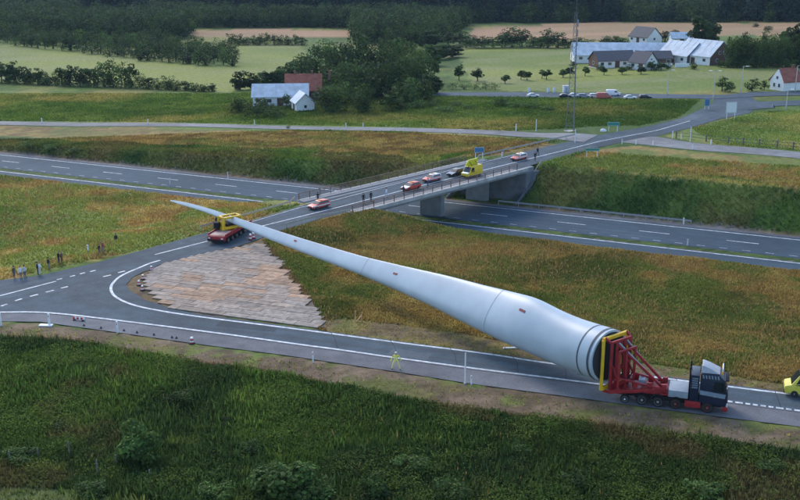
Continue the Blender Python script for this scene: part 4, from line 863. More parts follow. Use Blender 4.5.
part(tr, 'chassis', m_blk, lambda b: (b.box(.9, 9.2, -.95, -.65, .62, 1.0), b.box(.9, 9.2, .65, .95, .62, 1.0), b.box(1.2, 9.0, -.65, .65, .7, .92)))
for ax, rm in ((1.55, m_rim), (3.0, m_rim), (4.57, m_redrim), (7.38, m_redrim)):
    for y in (-1.08, 1.08): wheel(tr, ax, y, .55, .36, rm)
for ax in (1.62, 3.15, 4.95):
    for y in (-1.08, 1.08):
        def fend(b, ax=ax, y=y):
            R0 = .66; rings = []
            for k in range(9):
                t = pi * (.08 + .84 * k / 8); rings.append([(ax + R0 * cos(t) * q, y + d, .55 + R0 * sin(t) * q) for q, d in ((1, -.24), (1.06, -.24), (1.06, .24), (1, .24))])
            b.loft(rings)
        part(tr, 'mudguard', m_blk, fend)
cab = part(tr, 'cab', m_navy, lambda b: b.prism([(7.05, .95), (9.55, .78), (9.68, 1.3), (9.62, 2.1), (9.3, 3.15), (8.9, 3.5), (7.05, 3.55)], [1.24, 1.24, 1.24, 1.24, 1.18, 1.12, 1.14]), .07)
part(tr, 'cab_tower', m_navy, lambda b: b.box(6.15, 6.98, -1.2, 1.2, 1.02, 3.35), .05)
for y in (-1.215, 1.215): part(tr, 'tower_vent', m_vent, lambda b, y=y: [b.box(6.3 + .0, 6.85, y - .01, y + .01, 2.2 + k * .2, 2.33 + k * .2) for k in range(5)], smooth=0)
part(tr, 'windscreen', m_glass, lambda b: b.add([(9.665, -1.08, 2.0), (9.665, 1.08, 2.0), (9.37, 1.04, 3.08), (9.37, -1.04, 3.08), (9.6, -1.08, 2.0), (9.6, 1.08, 2.0), (9.3, 1.04, 3.08), (9.3, -1.04, 3.08)], [(0, 1, 2, 3), (0, 4, 5, 1), (1, 5, 6, 2), (2, 6, 7, 3), (3, 7, 4, 0)]), smooth=0)
part(tr, 'sun_visor', m_blk, lambda b: b.box(9.36, 9.72, -1.05, 1.05, 3.06, 3.16), .02)
for y in (-1, 1):
    part(tr, 'side_window', m_glass, lambda b, y=y: b.add([(8.35, y * 1.235, 2.15), (9.42, y * 1.235, 2.15), (9.22, y * 1.19, 2.95), (8.35, y * 1.19, 2.95), (8.35, y * 1.1, 2.15), (9.42, y * 1.1, 2.15), (9.22, y * 1.1, 2.95), (8.35, y * 1.1, 2.95)], [(0, 1, 2, 3), (4, 7, 6, 5), (0, 4, 5, 1), (1, 5, 6, 2), (2, 6, 7, 3), (3, 7, 4, 0)]), smooth=0)
    dr = part(tr, 'door', m_navy, lambda b, y=y: b.box(8.28, 9.5, min(y * 1.235, y * 1.252), max(y * 1.235, y * 1.252), 1.1, 2.1), smooth=0); part(dr, 'handle', m_silver, lambda b, y=y: b.box(8.4, 8.62, min(y * 1.25, y * 1.29), max(y * 1.25, y * 1.29), 1.62, 1.68), smooth=0)
    part(tr, 'stripe', m_stripe, lambda b, y=y: b.add([(7.1, y * 1.256, 1.72), (9.45, y * 1.256, 1.55), (9.52, y * 1.256, 1.95), (7.1, y * 1.256, 2.08), (7.1, y * 1.2, 1.72), (9.45, y * 1.2, 1.55), (9.52, y * 1.2, 1.95), (7.1, y * 1.2, 2.08)], [(0, 1, 2, 3), (4, 7, 6, 5), (0, 4, 5, 1), (1, 5, 6, 2), (2, 6, 7, 3), (3, 7, 4, 0)]), smooth=0)
    part(tr, 'side_skirt', m_red, lambda b, y=y: b.box(5.75, 7.25, y * 1.0 - .2, y * 1.0 + .2, .38, 1.0), .04)
    part(tr, 'headlight', m_lamp, lambda b, y=y: b.box(9.6, 9.76, y * .9 - .22, y * .9 + .22, .72, .98), .03)
    mr_ = part(tr, 'mirror', m_blk, lambda b, y=y: b.box(9.3, 9.5, y * 1.5 - .06, y * 1.5 + .06, 2.1, 2.9), .04); part(mr_, 'mirror_arm', m_blk, lambda b, y=y: (b.tube((9.35, y * 1.18, 2.8), (9.4, y * 1.5, 2.8), .025), b.tube((9.35, y * 1.2, 2.2), (9.4, y * 1.5, 2.25), .025)))
    part(tr, 'beacon', m_amber, lambda b, y=y: (b.tube((9.05, y * .8, 3.55), (9.05, y * .8, 3.78), .09, .07)))
    part(tr, 'roof_fin', m_stripe, lambda b, y=y: [b.add([(7.3 + k * .28, y * 1.16, 3.16), (7.42 + k * .28, y * 1.16, 3.16), (7.34 + k * .28, y * 1.15, 3.44), (7.22 + k * .28, y * 1.15, 3.44), (7.3 + k * .28, y * 1.2, 3.16), (7.42 + k * .28, y * 1.2, 3.16), (7.34 + k * .28, y * 1.185, 3.44), (7.22 + k * .28, y * 1.185, 3.44)], [(4, 5, 6, 7), (0, 4, 7, 3), (1, 2, 6, 5), (3, 7, 6, 2), (0, 1, 5, 4)]) for k in range(6)], smooth=0)
part(tr, 'bumper', m_red, lambda b: b.prism([(9.3, .35), (9.78, .38), (9.8, .75), (9.62, .82), (9.3, .82)], 1.24), .05)
part(tr, 'grille', m_blk, lambda b: [b.box(9.6, 9.72, -.8, .8, 1.05 + k * .17, 1.16 + k * .17) for k in range(5)], smooth=0)
part(tr, 'roof_deflector', m_defl, lambda b: b.prism([(7.15, 3.56), (8.85, 3.56), (8.6, 3.66), (7.9, 3.95), (7.25, 4.15), (7.12, 4.13)], [1.0, .95, .92, .85, .8, .8]), .05)
part(tr, 'warning_board', m_wht, lambda b: b.box(9.02, 9.12, -.75, .75, 3.62, 4.0), .02)
part(tr, 'ballast_box', m_silver, lambda b: b.box(4.15, 6.02, -1.22, 1.22, 1.16, 1.78), .05)
part(tr, 'fifth_wheel', m_blk, lambda b: b.tube((2.4, 0, 1.0), (2.4, 0, 1.26), .6, .55, 16))
for y in (-.85, .85): part(tr, 'exhaust_stack', m_blk, lambda b, y=y: b.tube((6.08, y, 1.1), (6.08, y, 3.9), .08), smooth=50)

_done = set()
for o in [c for c in tr.children if not c.name.startswith('wheel')]:
    for q in [o] + list(o.children):
        if q.data.name in _done: continue
        _done.add(q.data.name)
        for v in q.data.vertices:
            v.co.x *= .935
            if v.co.z > 1: v.co.z = 1 + (v.co.z - 1) * 1.09
# ------------------------------------------------------------------ blade root carrier with its dolly
bc = empty('blade_root_carrier', RG); tag(bc, 'red lifting frame with yellow clamp beams gripping the blade root on a dolly', 'trailer frame')
RCz = float((station(609.5)[0]).z); RCr = station(609.5)[1]
def K(a, p, z): return AX * a + AP * (p * .70 - .12 * RCr) + Vector((0, 0, z))                       # along blade, across towards camera, up
def TL(x, y, z): return (T_O - RG) + TH * x + TN * y + Vector((0, 0, z))           # tractor coordinates
rt = RCr
part(bc, 'clamp_beam', m_yel, lambda b: b.bar(K(.25, -rt * .95, RCz + rt * .80), K(.25, rt * .95, RCz + rt * .80), .30, .32), .04)
for s, zb in ((1, 1.05), (-1, 1.1)): part(bc, 'clamp_post', m_yel, lambda b, s=s, zb=zb: b.bar(K(.25, s * rt * .93, zb), K(.25, s * rt * .93, RCz + rt * .78), .30, .30), .04)
part(bc, 'clamp_beam', m_yel, lambda b: b.bar(K(.3, -rt * .9, 1.2), K(.3, rt * .9, 1.2), .36, .36), .04)
part(bc, 'clamp_post', m_yel, lambda b: b.bar(K(.55, -rt * .25, .9), K(.55, -rt * .25, RCz + rt * .55), .3, .3), .03)
for p in (-.72, -.3, .32, .72): part(bc, 'frame_upright', m_red, lambda b, p=p: b.bar(K(.95, p * rt, 1.2), K(.95, p * rt, RCz + rt * .72), .26, .26), .03)
for z in (1.3, 2.2, 3.2, RCz + rt * .72): part(bc, 'crossbeam', m_red, lambda b, z=z: b.bar(K(.95, -rt * .75, z), K(.95, rt * .75, z), .22, .24), .03)
for p in (-.75, .75):
    part(bc, 'side_brace', m_red, lambda b, p=p: b.bar(K(.95, p * rt, RCz + rt * .7), K(.3, p * rt * 1.1, RCz + rt * .86), .2, .2), .02)
    part(bc, 'side_brace', m_red, lambda b, p=p: b.bar(K(.95, p * rt, 1.0), K(.3, p * rt * 1.1, 1.0), .2, .2), .02)
for p, y in ((-.34, .75), (.30, -.55)):
    part(bc, 'main_strut', m_red, lambda b, p=p, y=y: b.bar(K(1.0, p * rt, RCz + rt * .62), TL(3.3, y, 1.75), .24, .24), .03)
    part(bc, 'hydraulic_ram', m_silver, lambda b, p=p, y=y: b.tube(K(1.15, p * rt, RCz + rt * .68), TL(2.2, y, 2.75), .085), smooth=50)
for p in (-.62, .05, .62): part(bc, 'frame_upright', m_red, lambda b, p=p: b.bar(K(1.75, p * rt, 1.3), K(1.75, p * rt, RCz + rt * .45), .22, .22), .03)
for z in (2.0, RCz + rt * .45): part(bc, 'crossbeam', m_red, lambda b, z=z: b.bar(K(1.75, -rt * .66, z), K(1.75, rt * .66, z), .2, .2), .03)
for p in (-.62, .62):
    for z0, z1 in ((1.4, 2.9), (3.6, 2.4)): part(bc, 'lattice_brace', m_red, lambda b, p=p, z0=z0, z1=z1: b.bar(K(.95, p * rt, z0), K(1.75, p * rt, z1), .14, .14), .02)
for q0, q1 in ((-.7, .1), (.7, -.05)): part(bc, 'lattice_brace', m_red, lambda b, q0=q0, q1=q1: b.bar(K(.98, q0 * rt, 1.4), K(.98, q1 * rt, RCz + rt * .7), .14, .14), .02)
for p, y in ((-.62, .95), (.62, -.95)): part(bc, 'lower_strut', m_red, lambda b, p=p, y=y: b.bar(K(1.75, p * rt, 2.6), TL(3.4, y, 1.7), .18, .18), .02)
for p in (-.5, -.1, .3): part(bc, 'hose', m_blk, lambda b, p=p: [b.tube(K(1.0 + t * .5, p * rt, 3.2 - t * 1.1 - .5 * sin(t * 3)), K(1.0 + (t + .34) * .5, p * rt, 3.2 - (t + .34) * 1.1 - .5 * sin((t + .34) * 3)), .035, n=5) for t in (0, .33, .66)])
part(bc, 'base_frame', m_red, lambda b: [b.bar(q0, q1, .3, .36) for q0, q1 in ((K(.9, rt * .75, 1.05), TL(3.6, -.75, 1.6)), (K(.9, -rt * .75, 1.05), TL(3.6, .75, 1.6)), (TL(3.6, -1.0, 1.6), TL(3.6, 1.0, 1.6)), (TL(1.6, -1.05, 1.55), TL(1.6, 1.05, 1.55)), (TL(.2, -1.1, 1.3), TL(.2, 1.1, 1.3)))], .03)
part(bc, 'turntable', m_red, lambda b: (b.tube(TL(2.4, 0, 1.27), TL(2.4, 0, 1.62), 1.05, 1.0, 20)))
part(bc, 'gooseneck', m_red, lambda b: b.slab([TL(-.9, -1.1, 0), TL(3.9, -.95, 0), TL(3.9, .95, 0), TL(-.9, 1.1, 0)], 1.14, 1.3), .03)
for x in (.6, 1.9, 3.2):
    for y in (-1.0, .75): part(bc, 'bracket', m_red, lambda b, x=x, y=y: b.slab([TL(x, y, 0), TL(x + .5, y, 0), TL(x + .5, y + .25, 0), TL(x, y + .25, 0)], 1.6, 2.2), .03)
part(bc, 'marker_plate', m_wht, lambda b: b.slab([TL(-.75, -1.18, 0), TL(.5, -1.18, 0), TL(.5, -1.14, 0), TL(-.75, -1.14, 0)], 1.14, 1.34), smooth=0)
part(bc, 'control_box', m_silver, lambda b: b.slab([TL(1.1, -.5, 0), TL(1.7, -.5, 0), TL(1.7, .3, 0), TL(1.1, .3, 0)], 1.62, 2.25), .03)
dol = empty('dolly', T_O - RG, math.atan2(TH.y, TH.x)); dol.parent = bc
for ax in (0.0,):
    for y in (-1.05, 1.05): wheel(dol, ax, y, .42, .36, m_wht)
part(dol, 'axle_beam', m_blk, lambda b: (b.box(-.12, .12, -1.0, 1.0, .3, .55), b.box(-.9, 1.0, -.5, .5, .55, 1.1)))
for y in (-1.1, .9): part(dol, 'tail_lamp', m_tail, lambda b, y=y: b.box(-1.0, -.92, y, y + .2, .8, .95), smooth=0)

# ------------------------------------------------------------------ steered bogie under the outer blade
bg_ = empty('blade_bogie', B_O, math.atan2(BH.y, BH.x)); tag(bg_, 'red steered bogie trailer with a yellow cradle carrying the outer blade', 'trailer')
part(bg_, 'deck', m_red, lambda b: (b.box(-4.6, 4.6, -1.42, 1.42, .95, 1.28), b.box(-4.75, -4.3, -1.35, 1.35, .55, 1.2)), .05)
part(bg_, 'deck_plate', mat('worn steel deck', (.30, .22, .22), .6, metal=.3, var=.3, scale=1), lambda b: b.box(-4.3, -1.6, -1.2, 1.2, 1.275, 1.31), .01)
part(bg_, 'side_rail', m_red, lambda b: [b.box(-4.4, 4.4, y - .06, y + .06, 1.28, 1.5) for y in (-1.34, 1.34)], .02)
for k in range(6):
    for y in (-1.15, 1.15): wheel(bg_, -3.4 + k * 1.4, y, .42, .34, m_rim)
part(bg_, 'axle_beam', m_blk, lambda b: [b.box(-3.5 + k * 1.4, -3.3 + k * 1.4, -1.0, 1.0, .35, .95) for k in range(6)], smooth=0)
part(bg_, 'bumper', m_blk, lambda b: b.box(-4.85, -4.72, -1.3, 1.3, .45, .75), .02)
for y in (-1.0, 1.0): part(bg_, 'headlight', m_lamp, lambda b, y=y: b.box(-4.86, -4.78, y - .15, y + .15, .85, 1.02), smooth=0)
part(bg_, 'power_pack', m_blk, lambda b: b.box(-1.9, -1.1, .9, 1.7, 1.5, 2.4), .05)
rzb = -bg_.rotation_euler.z; RB = Matrix.Rotation(rzb, 3, 'Z'); axl = RB @ AX; apl = RB @ AP
bz = None
# height of the blade over the bogie
tt = min(range(NS + 1), key=lambda k: ((Vector(RR[k].mean(0)) + RG - B_O).xy).length); BC = Vector(RR[tt].mean(0)) + RG - B_O; bzc = BC.z; bhz = station(pxs[tt])[1]
def Q(a, p, z): return axl * a + apl * p + Vector((0, 0, z))
zt = bzc + bhz - .1
for a in (-.9, .9):
    for p in (-1.5, 1.5): part(bg_, 'cradle_post', m_yel, lambda b, a=a, p=p: b.bar(Q(a, p * 1.05, 1.3), Q(a * .8, p * .9, zt), .36, .36), .03)
    part(bg_, 'cradle_beam', m_yel, lambda b, a=a: b.bar(Q(a * .8, -1.5, zt), Q(a * .8, 1.5, zt), .34, .3), .03)
    part(bg_, 'cradle_beam', m_yel, lambda b, a=a: b.bar(Q(a, -1.6, 1.55), Q(a, 1.6, 1.55), .34, .4), .03)
for p in (-1.5, 1.5):
    part(bg_, 'cradle_side', m_yel, lambda b, p=p: b.bar(Q(-.9, p * 1.05, 1.5), Q(.9, p * 1.05, 1.5), .3, .4), .03)
    part(bg_, 'cradle_side', m_yel, lambda b, p=p: b.bar(Q(-.75, p * .9, zt), Q(.75, p * .9, zt), .3, .3), .03)
    part(bg_, 'cradle_brace', m_yel, lambda b, p=p: b.bar(Q(-.85, p * 1.03, 1.6), Q(.8, p * .95, zt - .3), .2, .2), .02)
part(bg_, 'cradle_panel', m_yel, lambda b: b.bar(Q(-.75, 1.52, 2.0), Q(.75, 1.52, 2.0), .10, .9), .02)
part(bg_, 'cradle_panel', m_yel, lambda b: b.bar(Q(-.98, -1.0, 1.95), Q(-.98, 1.4, 1.95), .10, .55), .02)
part(bg_, 'blade_pad', m_blk, lambda b: b.bar(Q(-.8, 0, bzc - bhz - .2), Q(.8, 0, bzc - bhz - .2), 2.0, .3), .05)
part(bg_, 'pad_pedestal', m_yel, lambda b: b.bar(Q(0, 0, 1.3), Q(0, 0, bzc - bhz - .3), .9, .9), .03)
# ------------------------------------------------------------------ cars and vans
def side_plate(b, pts, y, t=.02):      # thin plate on a vehicle side; pts (x, y_abs, z)
    n = len(pts); vs = [(x, y * (w + t), z) for x, w, z in pts] + [(x, y * (w - .08), z) for x, w, z in pts]
    b.add(vs, [tuple(range(n)), tuple(range(2 * n - 1, n - 1, -1))] + [(i, (i + 1) % n, n + (i + 1) % n, n + i) for i in range(n)])
def cross_plate(b, lo, hi, wl, wh, t):  # windscreen-like plate between two x,z points
    (x0, z0), (x1, z1) = lo, hi
    b.add([(x0 + t, -wl, z0), (x0 + t, wl, z0), (x1 + t, wh, z1), (x1 + t, -wh, z1), (x0 - .06 * (1 if t > 0 else -1), -wl, z0), (x0 - .06 * (1 if t > 0 else -1), wl, z0), (x1 - .06 * (1 if t > 0 else -1), wh, z1), (x1 - .06 * (1 if t > 0 else -1), -wh, z1)],
          [(0, 1, 2, 3), (4, 7, 6, 5), (0, 4, 5, 1), (1, 5, 6, 2), (2, 6, 7, 3), (3, 7, 4, 0)])
def car(p, heading, paint, label, cat='car', group=None, estate=False, van=False, roof=None, hood=None, stripe=None, beacon=False, high=0.0, name=None):
    r = empty(name or ('van' if van else 'car'), p, heading); tag(r, label, cat, group)
    if van:
        H = 2.15 + high; body = [(-2.5, .35), (2.45, .35), (2.55, .75), (2.5, 1.05), (1.95, 1.22), (1.15, H - .12), (.8, H), (-2.35, H), (-2.5, H - .25)]; wd = [.94, .9, .9, .92, .94, .82, .80, .82, .86]
        part(r, 'body', paint, lambda b: b.prism(body, wd), .07)
        part(r, 'windscreen', m_glass, lambda b: cross_plate(b, (1.9, 1.28), (1.2, H - .2), .8, .74, .06), smooth=0)
        for y in (-1, 1): part(r, 'side_window', m_glass, lambda b, y=y: side_plate(b, [(.35, .915, 1.2), (1.6, .925, 1.2), (1.1, .86, H - .3), (.35, .86, H - .3)], y), smooth=0)
        part(r, 'rear_window', m_glass, lambda b: cross_plate(b, (-2.5, 1.2), (-2.47, H - .4), .7, .66, -.03), smooth=0)
        wx, wr, L2, hw = 1.6, .34, 2.5, .92; zl = .85
        if hood: part(r, 'bonnet', hood, lambda b: cross_plate(b, (2.5, 1.06), (1.97, 1.235), .86, .88, .03), smooth=0)
    else:
        rb = -2.15 if estate else -1.7
        part(r, 'body', paint, lambda b: b.prism([(-2.15, .3), (2.1, .3), (2.2, .5), (2.15, .72), (1.1, .92), (-2.1, .96), (-2.2, .6)], [.84, .82, .82, .84, .88, .88, .86]), .07)
        part(r, 'roof', roof or paint, lambda b: b.prism([(-2.05 if estate else -1.75, .93), (1.0, .90), (.3, 1.38), (-.1, 1.46), (-1.5 if estate else -.9, 1.45), (-1.95 if estate else -1.3, 1.36)], [.83, .84, .68, .65, .65, .68]), .06)
        part(r, 'windscreen', m_glass, lambda b: cross_plate(b, (.96, .95), (.33, 1.37), .74, .62, .04), smooth=0)
        part(r, 'rear_window', m_glass, lambda b: cross_plate(b, (-2.03 if estate else -1.72, 1.0), (-1.95 if estate else -1.33, 1.33), .7, .6, -.03), smooth=0)
        for y in (-1, 1): part(r, 'side_window', m_glass, lambda b, y=y: side_plate(b, [(-1.75 if estate else -1.35, .80, 1.0), (.72, .80, 1.0), (.24, .70, 1.33), (-1.65 if estate else -1.05, .70, 1.33)], y), smooth=0)
        wx, wr, L2, hw = 1.32, .32, 2.2, .88; zl = .66
        if hood: part(r, 'bonnet', hood, lambda b: cross_plate(b, (2.14, .74), (1.12, .935), .78, .8, .02), smooth=0)
    if stripe:
        for y in (-1, 1): part(r, 'stripe', stripe, lambda b, y=y: side_plate(b, [(-L2 + .15, hw, .62), (L2 - .2, hw - .03, .6), (L2 - .3, hw - .02, .8), (-L2 + .15, hw, .84)], y, .012), smooth=0)
    if beacon: part(r, 'light_bar', m_amber, lambda b: b.box(-.35 if not van else .5, -.1 if not van else .75, -.5, .5, (1.46 if not van else 2.15 + high), (1.58 if not van else 2.29 + high)), .03)
    for x in (-wx, wx):
        for y in (-1, 1): wheel(r, x, y * (hw - .12), wr, .22)
    for y in (-.62, .62):
        part(r, 'headlight', m_lamp, lambda b, y=y: b.box(L2 - .12, L2 + .03, y - .14, y + .14, zl - .1, zl + .06), smooth=0)
        part(r, 'tail_lamp', m_tail, lambda b, y=y: b.box(-L2 - .02, -L2 + .1, y - .1, y + .1, zl, zl + .22), smooth=0)
    part(r, 'bumper', m_blk, lambda b: b.box(L2 - .15, L2 + .05, -hw + .1, hw - .1, .3, .48), .03)
    return r
def place(px, py, z=None):
    p = P(px, py, RZ) if z is None else PG(px, py, z); return p
BRH = math.atan2(BD.y, BD.x)
def bcar(*a, **k): r = car(*a, **k); r.scale = (.88, .88, .88); return r
bcar(place(319, 208), BRH + pi, m_pink, 'orange escort car with a white side stripe stopped just before the bridge railing', estate=True, stripe=m_wht, beacon=True)
bcar(place(411, 189.5), BRH + pi, m_pink, 'orange red escort car, first in line on the bridge', estate=True, hood=m_wht, beacon=True)
bcar(place(432, 181), BRH + pi, m_pink, 'orange escort car with white roof, second in line on the bridge', estate=True, roof=m_wht, stripe=m_wht, beacon=True)
bcar(place(456, 175.5), BRH + pi, m_darkcar, 'dark car tucked in behind the escort cars and left of the yellow van', hood=m_stripe)
bcar(place(472, 176.5), BRH + pi, m_vyel, 'yellow van with a white bonnet nearest the bridge railing', 'van', van=True, hood=m_wht, high=.25)
_v = bpy.data.objects[[o.name for o in bpy.data.objects if o.get('label', '').startswith('yellow van with a white bonnet')][0]]; _v['label'] = 'yellow van with a white bonnet and a raised slanted board on its roof'
part(_v, 'raised_board', m_lime, lambda b: (b.add([(x, y, z) for y in (-.55, -.25) for x, z in ((1.9, 2.42), (.75, 3.55), (-2.2, 3.65), (-2.0, 2.42))], [(0, 1, 2, 3), (7, 6, 5, 4), (0, 4, 5, 1), (1, 5, 6, 2), (2, 6, 7, 3), (3, 7, 4, 0)])), .04)
for x in (-1.2, .6): part(_v, 'board_stay', m_blk, lambda b, x=x: b.tube((x, .5, 2.38), (x, -.25, 3.2), .05))
bcar(place(519, 159.8), BRH + pi, m_pink, 'red and white escort car alone at the far end of the bridge', estate=True, roof=m_wht, stripe=m_wht, beacon=True)
car(place(811.5, 395.7), math.atan2(-TH.y, -TH.x), mat('warm yellow van paint', (.70, .62, .08), .4, var=.06), 'yellow van cut by the right edge behind the tractor', 'van', van=True, high=.35, beacon=True)
for x, y, pm, nm, kw in [(533, 97.3, m_wht, 'small white car parked leftmost and alone on the back road', {}), (565, 98, m_darkcar, 'dark blue car parked beside the lattice mast', {}), (574, 97.4, m_wht, 'white car parked just right of the lattice mast', {}), (584, 98, m_silver, 'silver car in the middle of the parked row', {'estate': True}), (595, 97.8, m_wht, 'white estate car parked left of the red car', {'estate': True}), (603.5, 99, mat('faded red car', (.45, .10, .08), .4), 'faded red van in the row of parked cars', {'van': True}), (613, 96, m_wht, 'white van with a dark side parked behind the red one', {'van': True}), (630, 99.4, m_wht, 'low white car parked right of the row', {}), (645, 99, m_darkcar, 'dark car parked last on the right of the back road', {'estate': True})]:
    _c = car(PG(x, y, .12), rnd(-.15, .15), pm, nm, 'van' if kw.get('van') else 'car', 'cars parked along the back road', **kw); _c.scale = (.8, .8, .8)

# ------------------------------------------------------------------ people
def sk(name, col): return mat(name, col, .85, var=.1)
m_skin = sk('skin', (.45, .27, .20)); m_hair = sk('dark hair', (.035, .025, .02)); m_hair2 = sk('fair hair', (.28, .20, .11)); CLOTH = {}
def cloth(col):
    k = tuple(col)
    if k not in CLOTH: CLOTH[k] = sk('cloth %d' % len(CLOTH), col)
    return CLOTH[k]
POSE = {}
def pose_mesh(kind):
    if kind in POSE: return POSE[kind]
    J = {'pel': (0, 0, .95), 'sp': (0.0, 0, 1.15), 'ch': (.0, 0, 1.36), 'nk': (.01, 0, 1.5), 'hd': (.03, 0, 1.62), 'top': (.02, 0, 1.74)}
    R = {'pel': (.15, .11), 'sp': (.145, .105), 'ch': (.165, .11), 'nk': (.055, .055), 'hd': (.085, .095), 'top': (.06, .07)}
    E = [('pel', 'sp'), ('sp', 'ch'), ('ch', 'nk'), ('nk', 'hd'), ('hd', 'top')]
    st = {'stand': (.0, .0, .09, .02, .14), 'walk': (.26, -.26, .09, .12, .16), 'stride': (.05, -.05, .30, .1, .2), 'fold': (.03, -.02, .12, .3, .1)}[kind]
    for s, n in ((1, 'l'), (-1, 'r')):
        fx = st[0] if s > 0 else st[1]; w = st[2]
        J.update({'hip' + n: (0, s * .10, .90), 'kn' + n: (fx * .55 + .03, s * (.1 + (w - .09) * .55), .49), 'an' + n: (fx, s * (.1 + w - .09), .09), 'to' + n: (fx + .18, s * (.12 + w - .09), .04)})
        R.update({'hip' + n: (.095, .1), 'kn' + n: (.062, .065), 'an' + n: (.045, .05), 'to' + n: (.04, .035)})
        E += [('pel', 'hip' + n), ('hip' + n, 'kn' + n), ('kn' + n, 'an' + n), ('an' + n, 'to' + n)]
        sw = -fx * .7; out = st[4]
        el = (sw * .4 - .03 + (.1 if kind == 'fold' else 0), s * (.2 + out * .55), 1.12); wr = (sw + .08 + (.18 if kind == 'fold' else 0), s * (.2 + (out if kind != 'fold' else -.12)), .88 if kind != 'fold' else 1.12)
        J.update({'sh' + n: (0, s * .19, 1.40), 'el' + n: el, 'wr' + n: wr}); R.update({'sh' + n: (.065, .065), 'el' + n: (.045, .045), 'wr' + n: (.032, .032)})
        E += [('ch', 'sh' + n), ('sh' + n, 'el' + n), ('el' + n, 'wr' + n)]
        pm = (wr[0] + .01, wr[1], wr[2] - .075); J['pa' + n] = pm; R['pa' + n] = (.036, .022); E.append(('wr' + n, 'pa' + n))
        for i, (dx, ln) in enumerate(((-.033, .075), (-.011, .09), (.011, .085), (.033, .065))):
            J['f%d%s' % (i, n)] = (pm[0] + dx + .01, pm[1], pm[2] - .05); J['g%d%s' % (i, n)] = (pm[0] + dx + .022, pm[1] - s * .02, pm[2] - .05 - ln * .6)
            for q in 'fg': R['%s%d%s' % (q, i, n)] = (.0095, .0095)
            E += [('pa' + n, 'f%d%s' % (i, n)), ('f%d%s' % (i, n), 'g%d%s' % (i, n))]
        J['th' + n] = (pm[0] + .055, pm[1] - s * .01, pm[2] + .0); R['th' + n] = (.011, .011); E.append(('wr' + n, 'th' + n))
    ks = list(J); me = bpy.data.meshes.new('person'); me.from_pydata([J[k] for k in ks], [(ks.index(a), ks.index(b)) for a, b in E], [])
    o = bpy.data.objects.new('person', me); COL.objects.link(o); md = o.modifiers.new('skin', 'SKIN'); sv = me.skin_vertices[0].data
    for i, k in enumerate(ks): sv[i].radius = R[k]; sv[i].use_root = (k == 'pel')
    o.modifiers.new('sub', 'SUBSURF').levels = 1
    dg = bpy.context.evaluated_depsgraph_get(); dg.update(); nm = bpy.data.meshes.new_from_object(o.evaluated_get(dg)); bpy.data.objects.remove(o)
    # nose and face: push out a few head vertices in front
    for v in nm.vertices:
        if v.co.z > 1.57 and v.co.z < 1.62 and abs(v.co.y) < .03 and v.co.x > .08: v.co.x += .025
    nm.shade_smooth(); POSE[kind] = nm; return nm
def person(p, face, label, top, legs, kind='stand', shoes=(.03, .03, .03), hair=m_hair, h=1.0, group=None, hivis=False, hat=None):
    me = pose_mesh(kind).copy(); me.materials.clear()
    for m in (cloth(shoes), cloth(legs), cloth(top), m_skin): me.materials.append(m)
    for f in me.polygons:
        c = f.center; z = c.z
        hand = z < .90 and abs(c.y) > .27 and z > .55 and kind in ('stand', 'walk', 'stride') and z < .87
        f.material_index = 3 if (z > 1.5 or (hand and abs(c.y) > .27)) else (0 if z < .1 else (1 if z < .93 and not (abs(c.y) > .23 and z > .8) else 2))
    o = bpy.data.objects.new('person', me); COL.objects.link(o); o.location = p; o.rotation_euler = (0, 0, face); o.scale = (h, h, h); tag(o, label, 'person', group)
    def cap(b):
        b.loft([[(.015 + r * .105 * cos(2 * pi * i / 10) - .012, r * .098 * sin(2 * pi * i / 10), z) for i in range(10)] for r, z in ((.98, 1.64), (1.02, 1.69), (.85, 1.755), (.45, 1.79), (.05, 1.80))])
    part(o, 'helmet' if hat else 'hair', hat or hair, cap, smooth=60)
    for y in (-.032, .032): part(o, 'eye', m_blk, lambda b, y=y: b.ball((.118, y, 1.655), .012, 6, 4))
    if hivis: part(o, 'reflective_band', m_lamp, lambda b: b.loft([[(.0 + .135 * cos(2 * pi * i / 12), .185 * sin(2 * pi * i / 12), z) for i in range(12)] for z in (1.14, 1.2)], caps=False), smooth=60)
    return o
YEL = (.82, .74, .16)
_w = person(place(396, 369), -pi / 2, 'worker in full yellow work clothes standing with legs apart on the slip road', YEL, (.78, .72, .28), 'stride', h=1.02, hivis=True, hat=mat('pale cap', (.78, .75, .5), .6)); _w.scale = (1.3, 1.3, 1.04)
pp = [(14.5, 278.5, 'stand', (.10, .09, .07), (.12, .12, .13), 'leftmost spectator in drab clothes at the road edge', 0.95), (21, 279, 'stand', (.75, .75, .74), (.20, .20, .23), 'spectator in a white shirt, left of the close pair', 1.0), (25, 278, 'fold', (.55, .55, .55), (.14, .14, .16), 'spectator in a grey white top standing close beside the white shirt', .98), (38, 275, 'stand', (.03, .03, .035), (.05, .05, .06), 'spectator in black standing against another in white', 1.0), (40, 274.8, 'fold', (.72, .72, .70), (.62, .62, .6), 'spectator dressed all in white by the road', 1.0), (49, 269.6, 'stand', (.025, .025, .03), (.20, .21, .22), 'lone spectator in a black top and grey trousers', .95), (59, 264.5, 'fold', (.02, .02, .025), (.07, .07, .09), 'tall spectator in a black jacket on the verge', 1.05), (62, 263.2, 'stand', (.20, .08, .06), (.10, .07, .06), 'spectator in a reddish top next to the black jacket', .95), (99.5, 254.5, 'stand', (.06, .03, .05), (.25, .10, .12), 'spectator in dark plum, left of the red jacket', .85), (103, 253.8, 'fold', (.40, .07, .09), (.30, .18, .18), 'spectator in a red jacket near the junction', 1.05), (116.5, 245.5, 'walk', (.02, .02, .03), (.50, .40, .06), 'spectator in a dark top and yellow trousers, rightmost on the verge', 1.0)]
for x, y, k, t, l, lb, hh in pp: person(PG(x, y, .02), rnd(-1.0, .3), lb, t, l, k, h=hh, hair=random.choice([m_hair, m_hair2]), group='spectators along the junction')
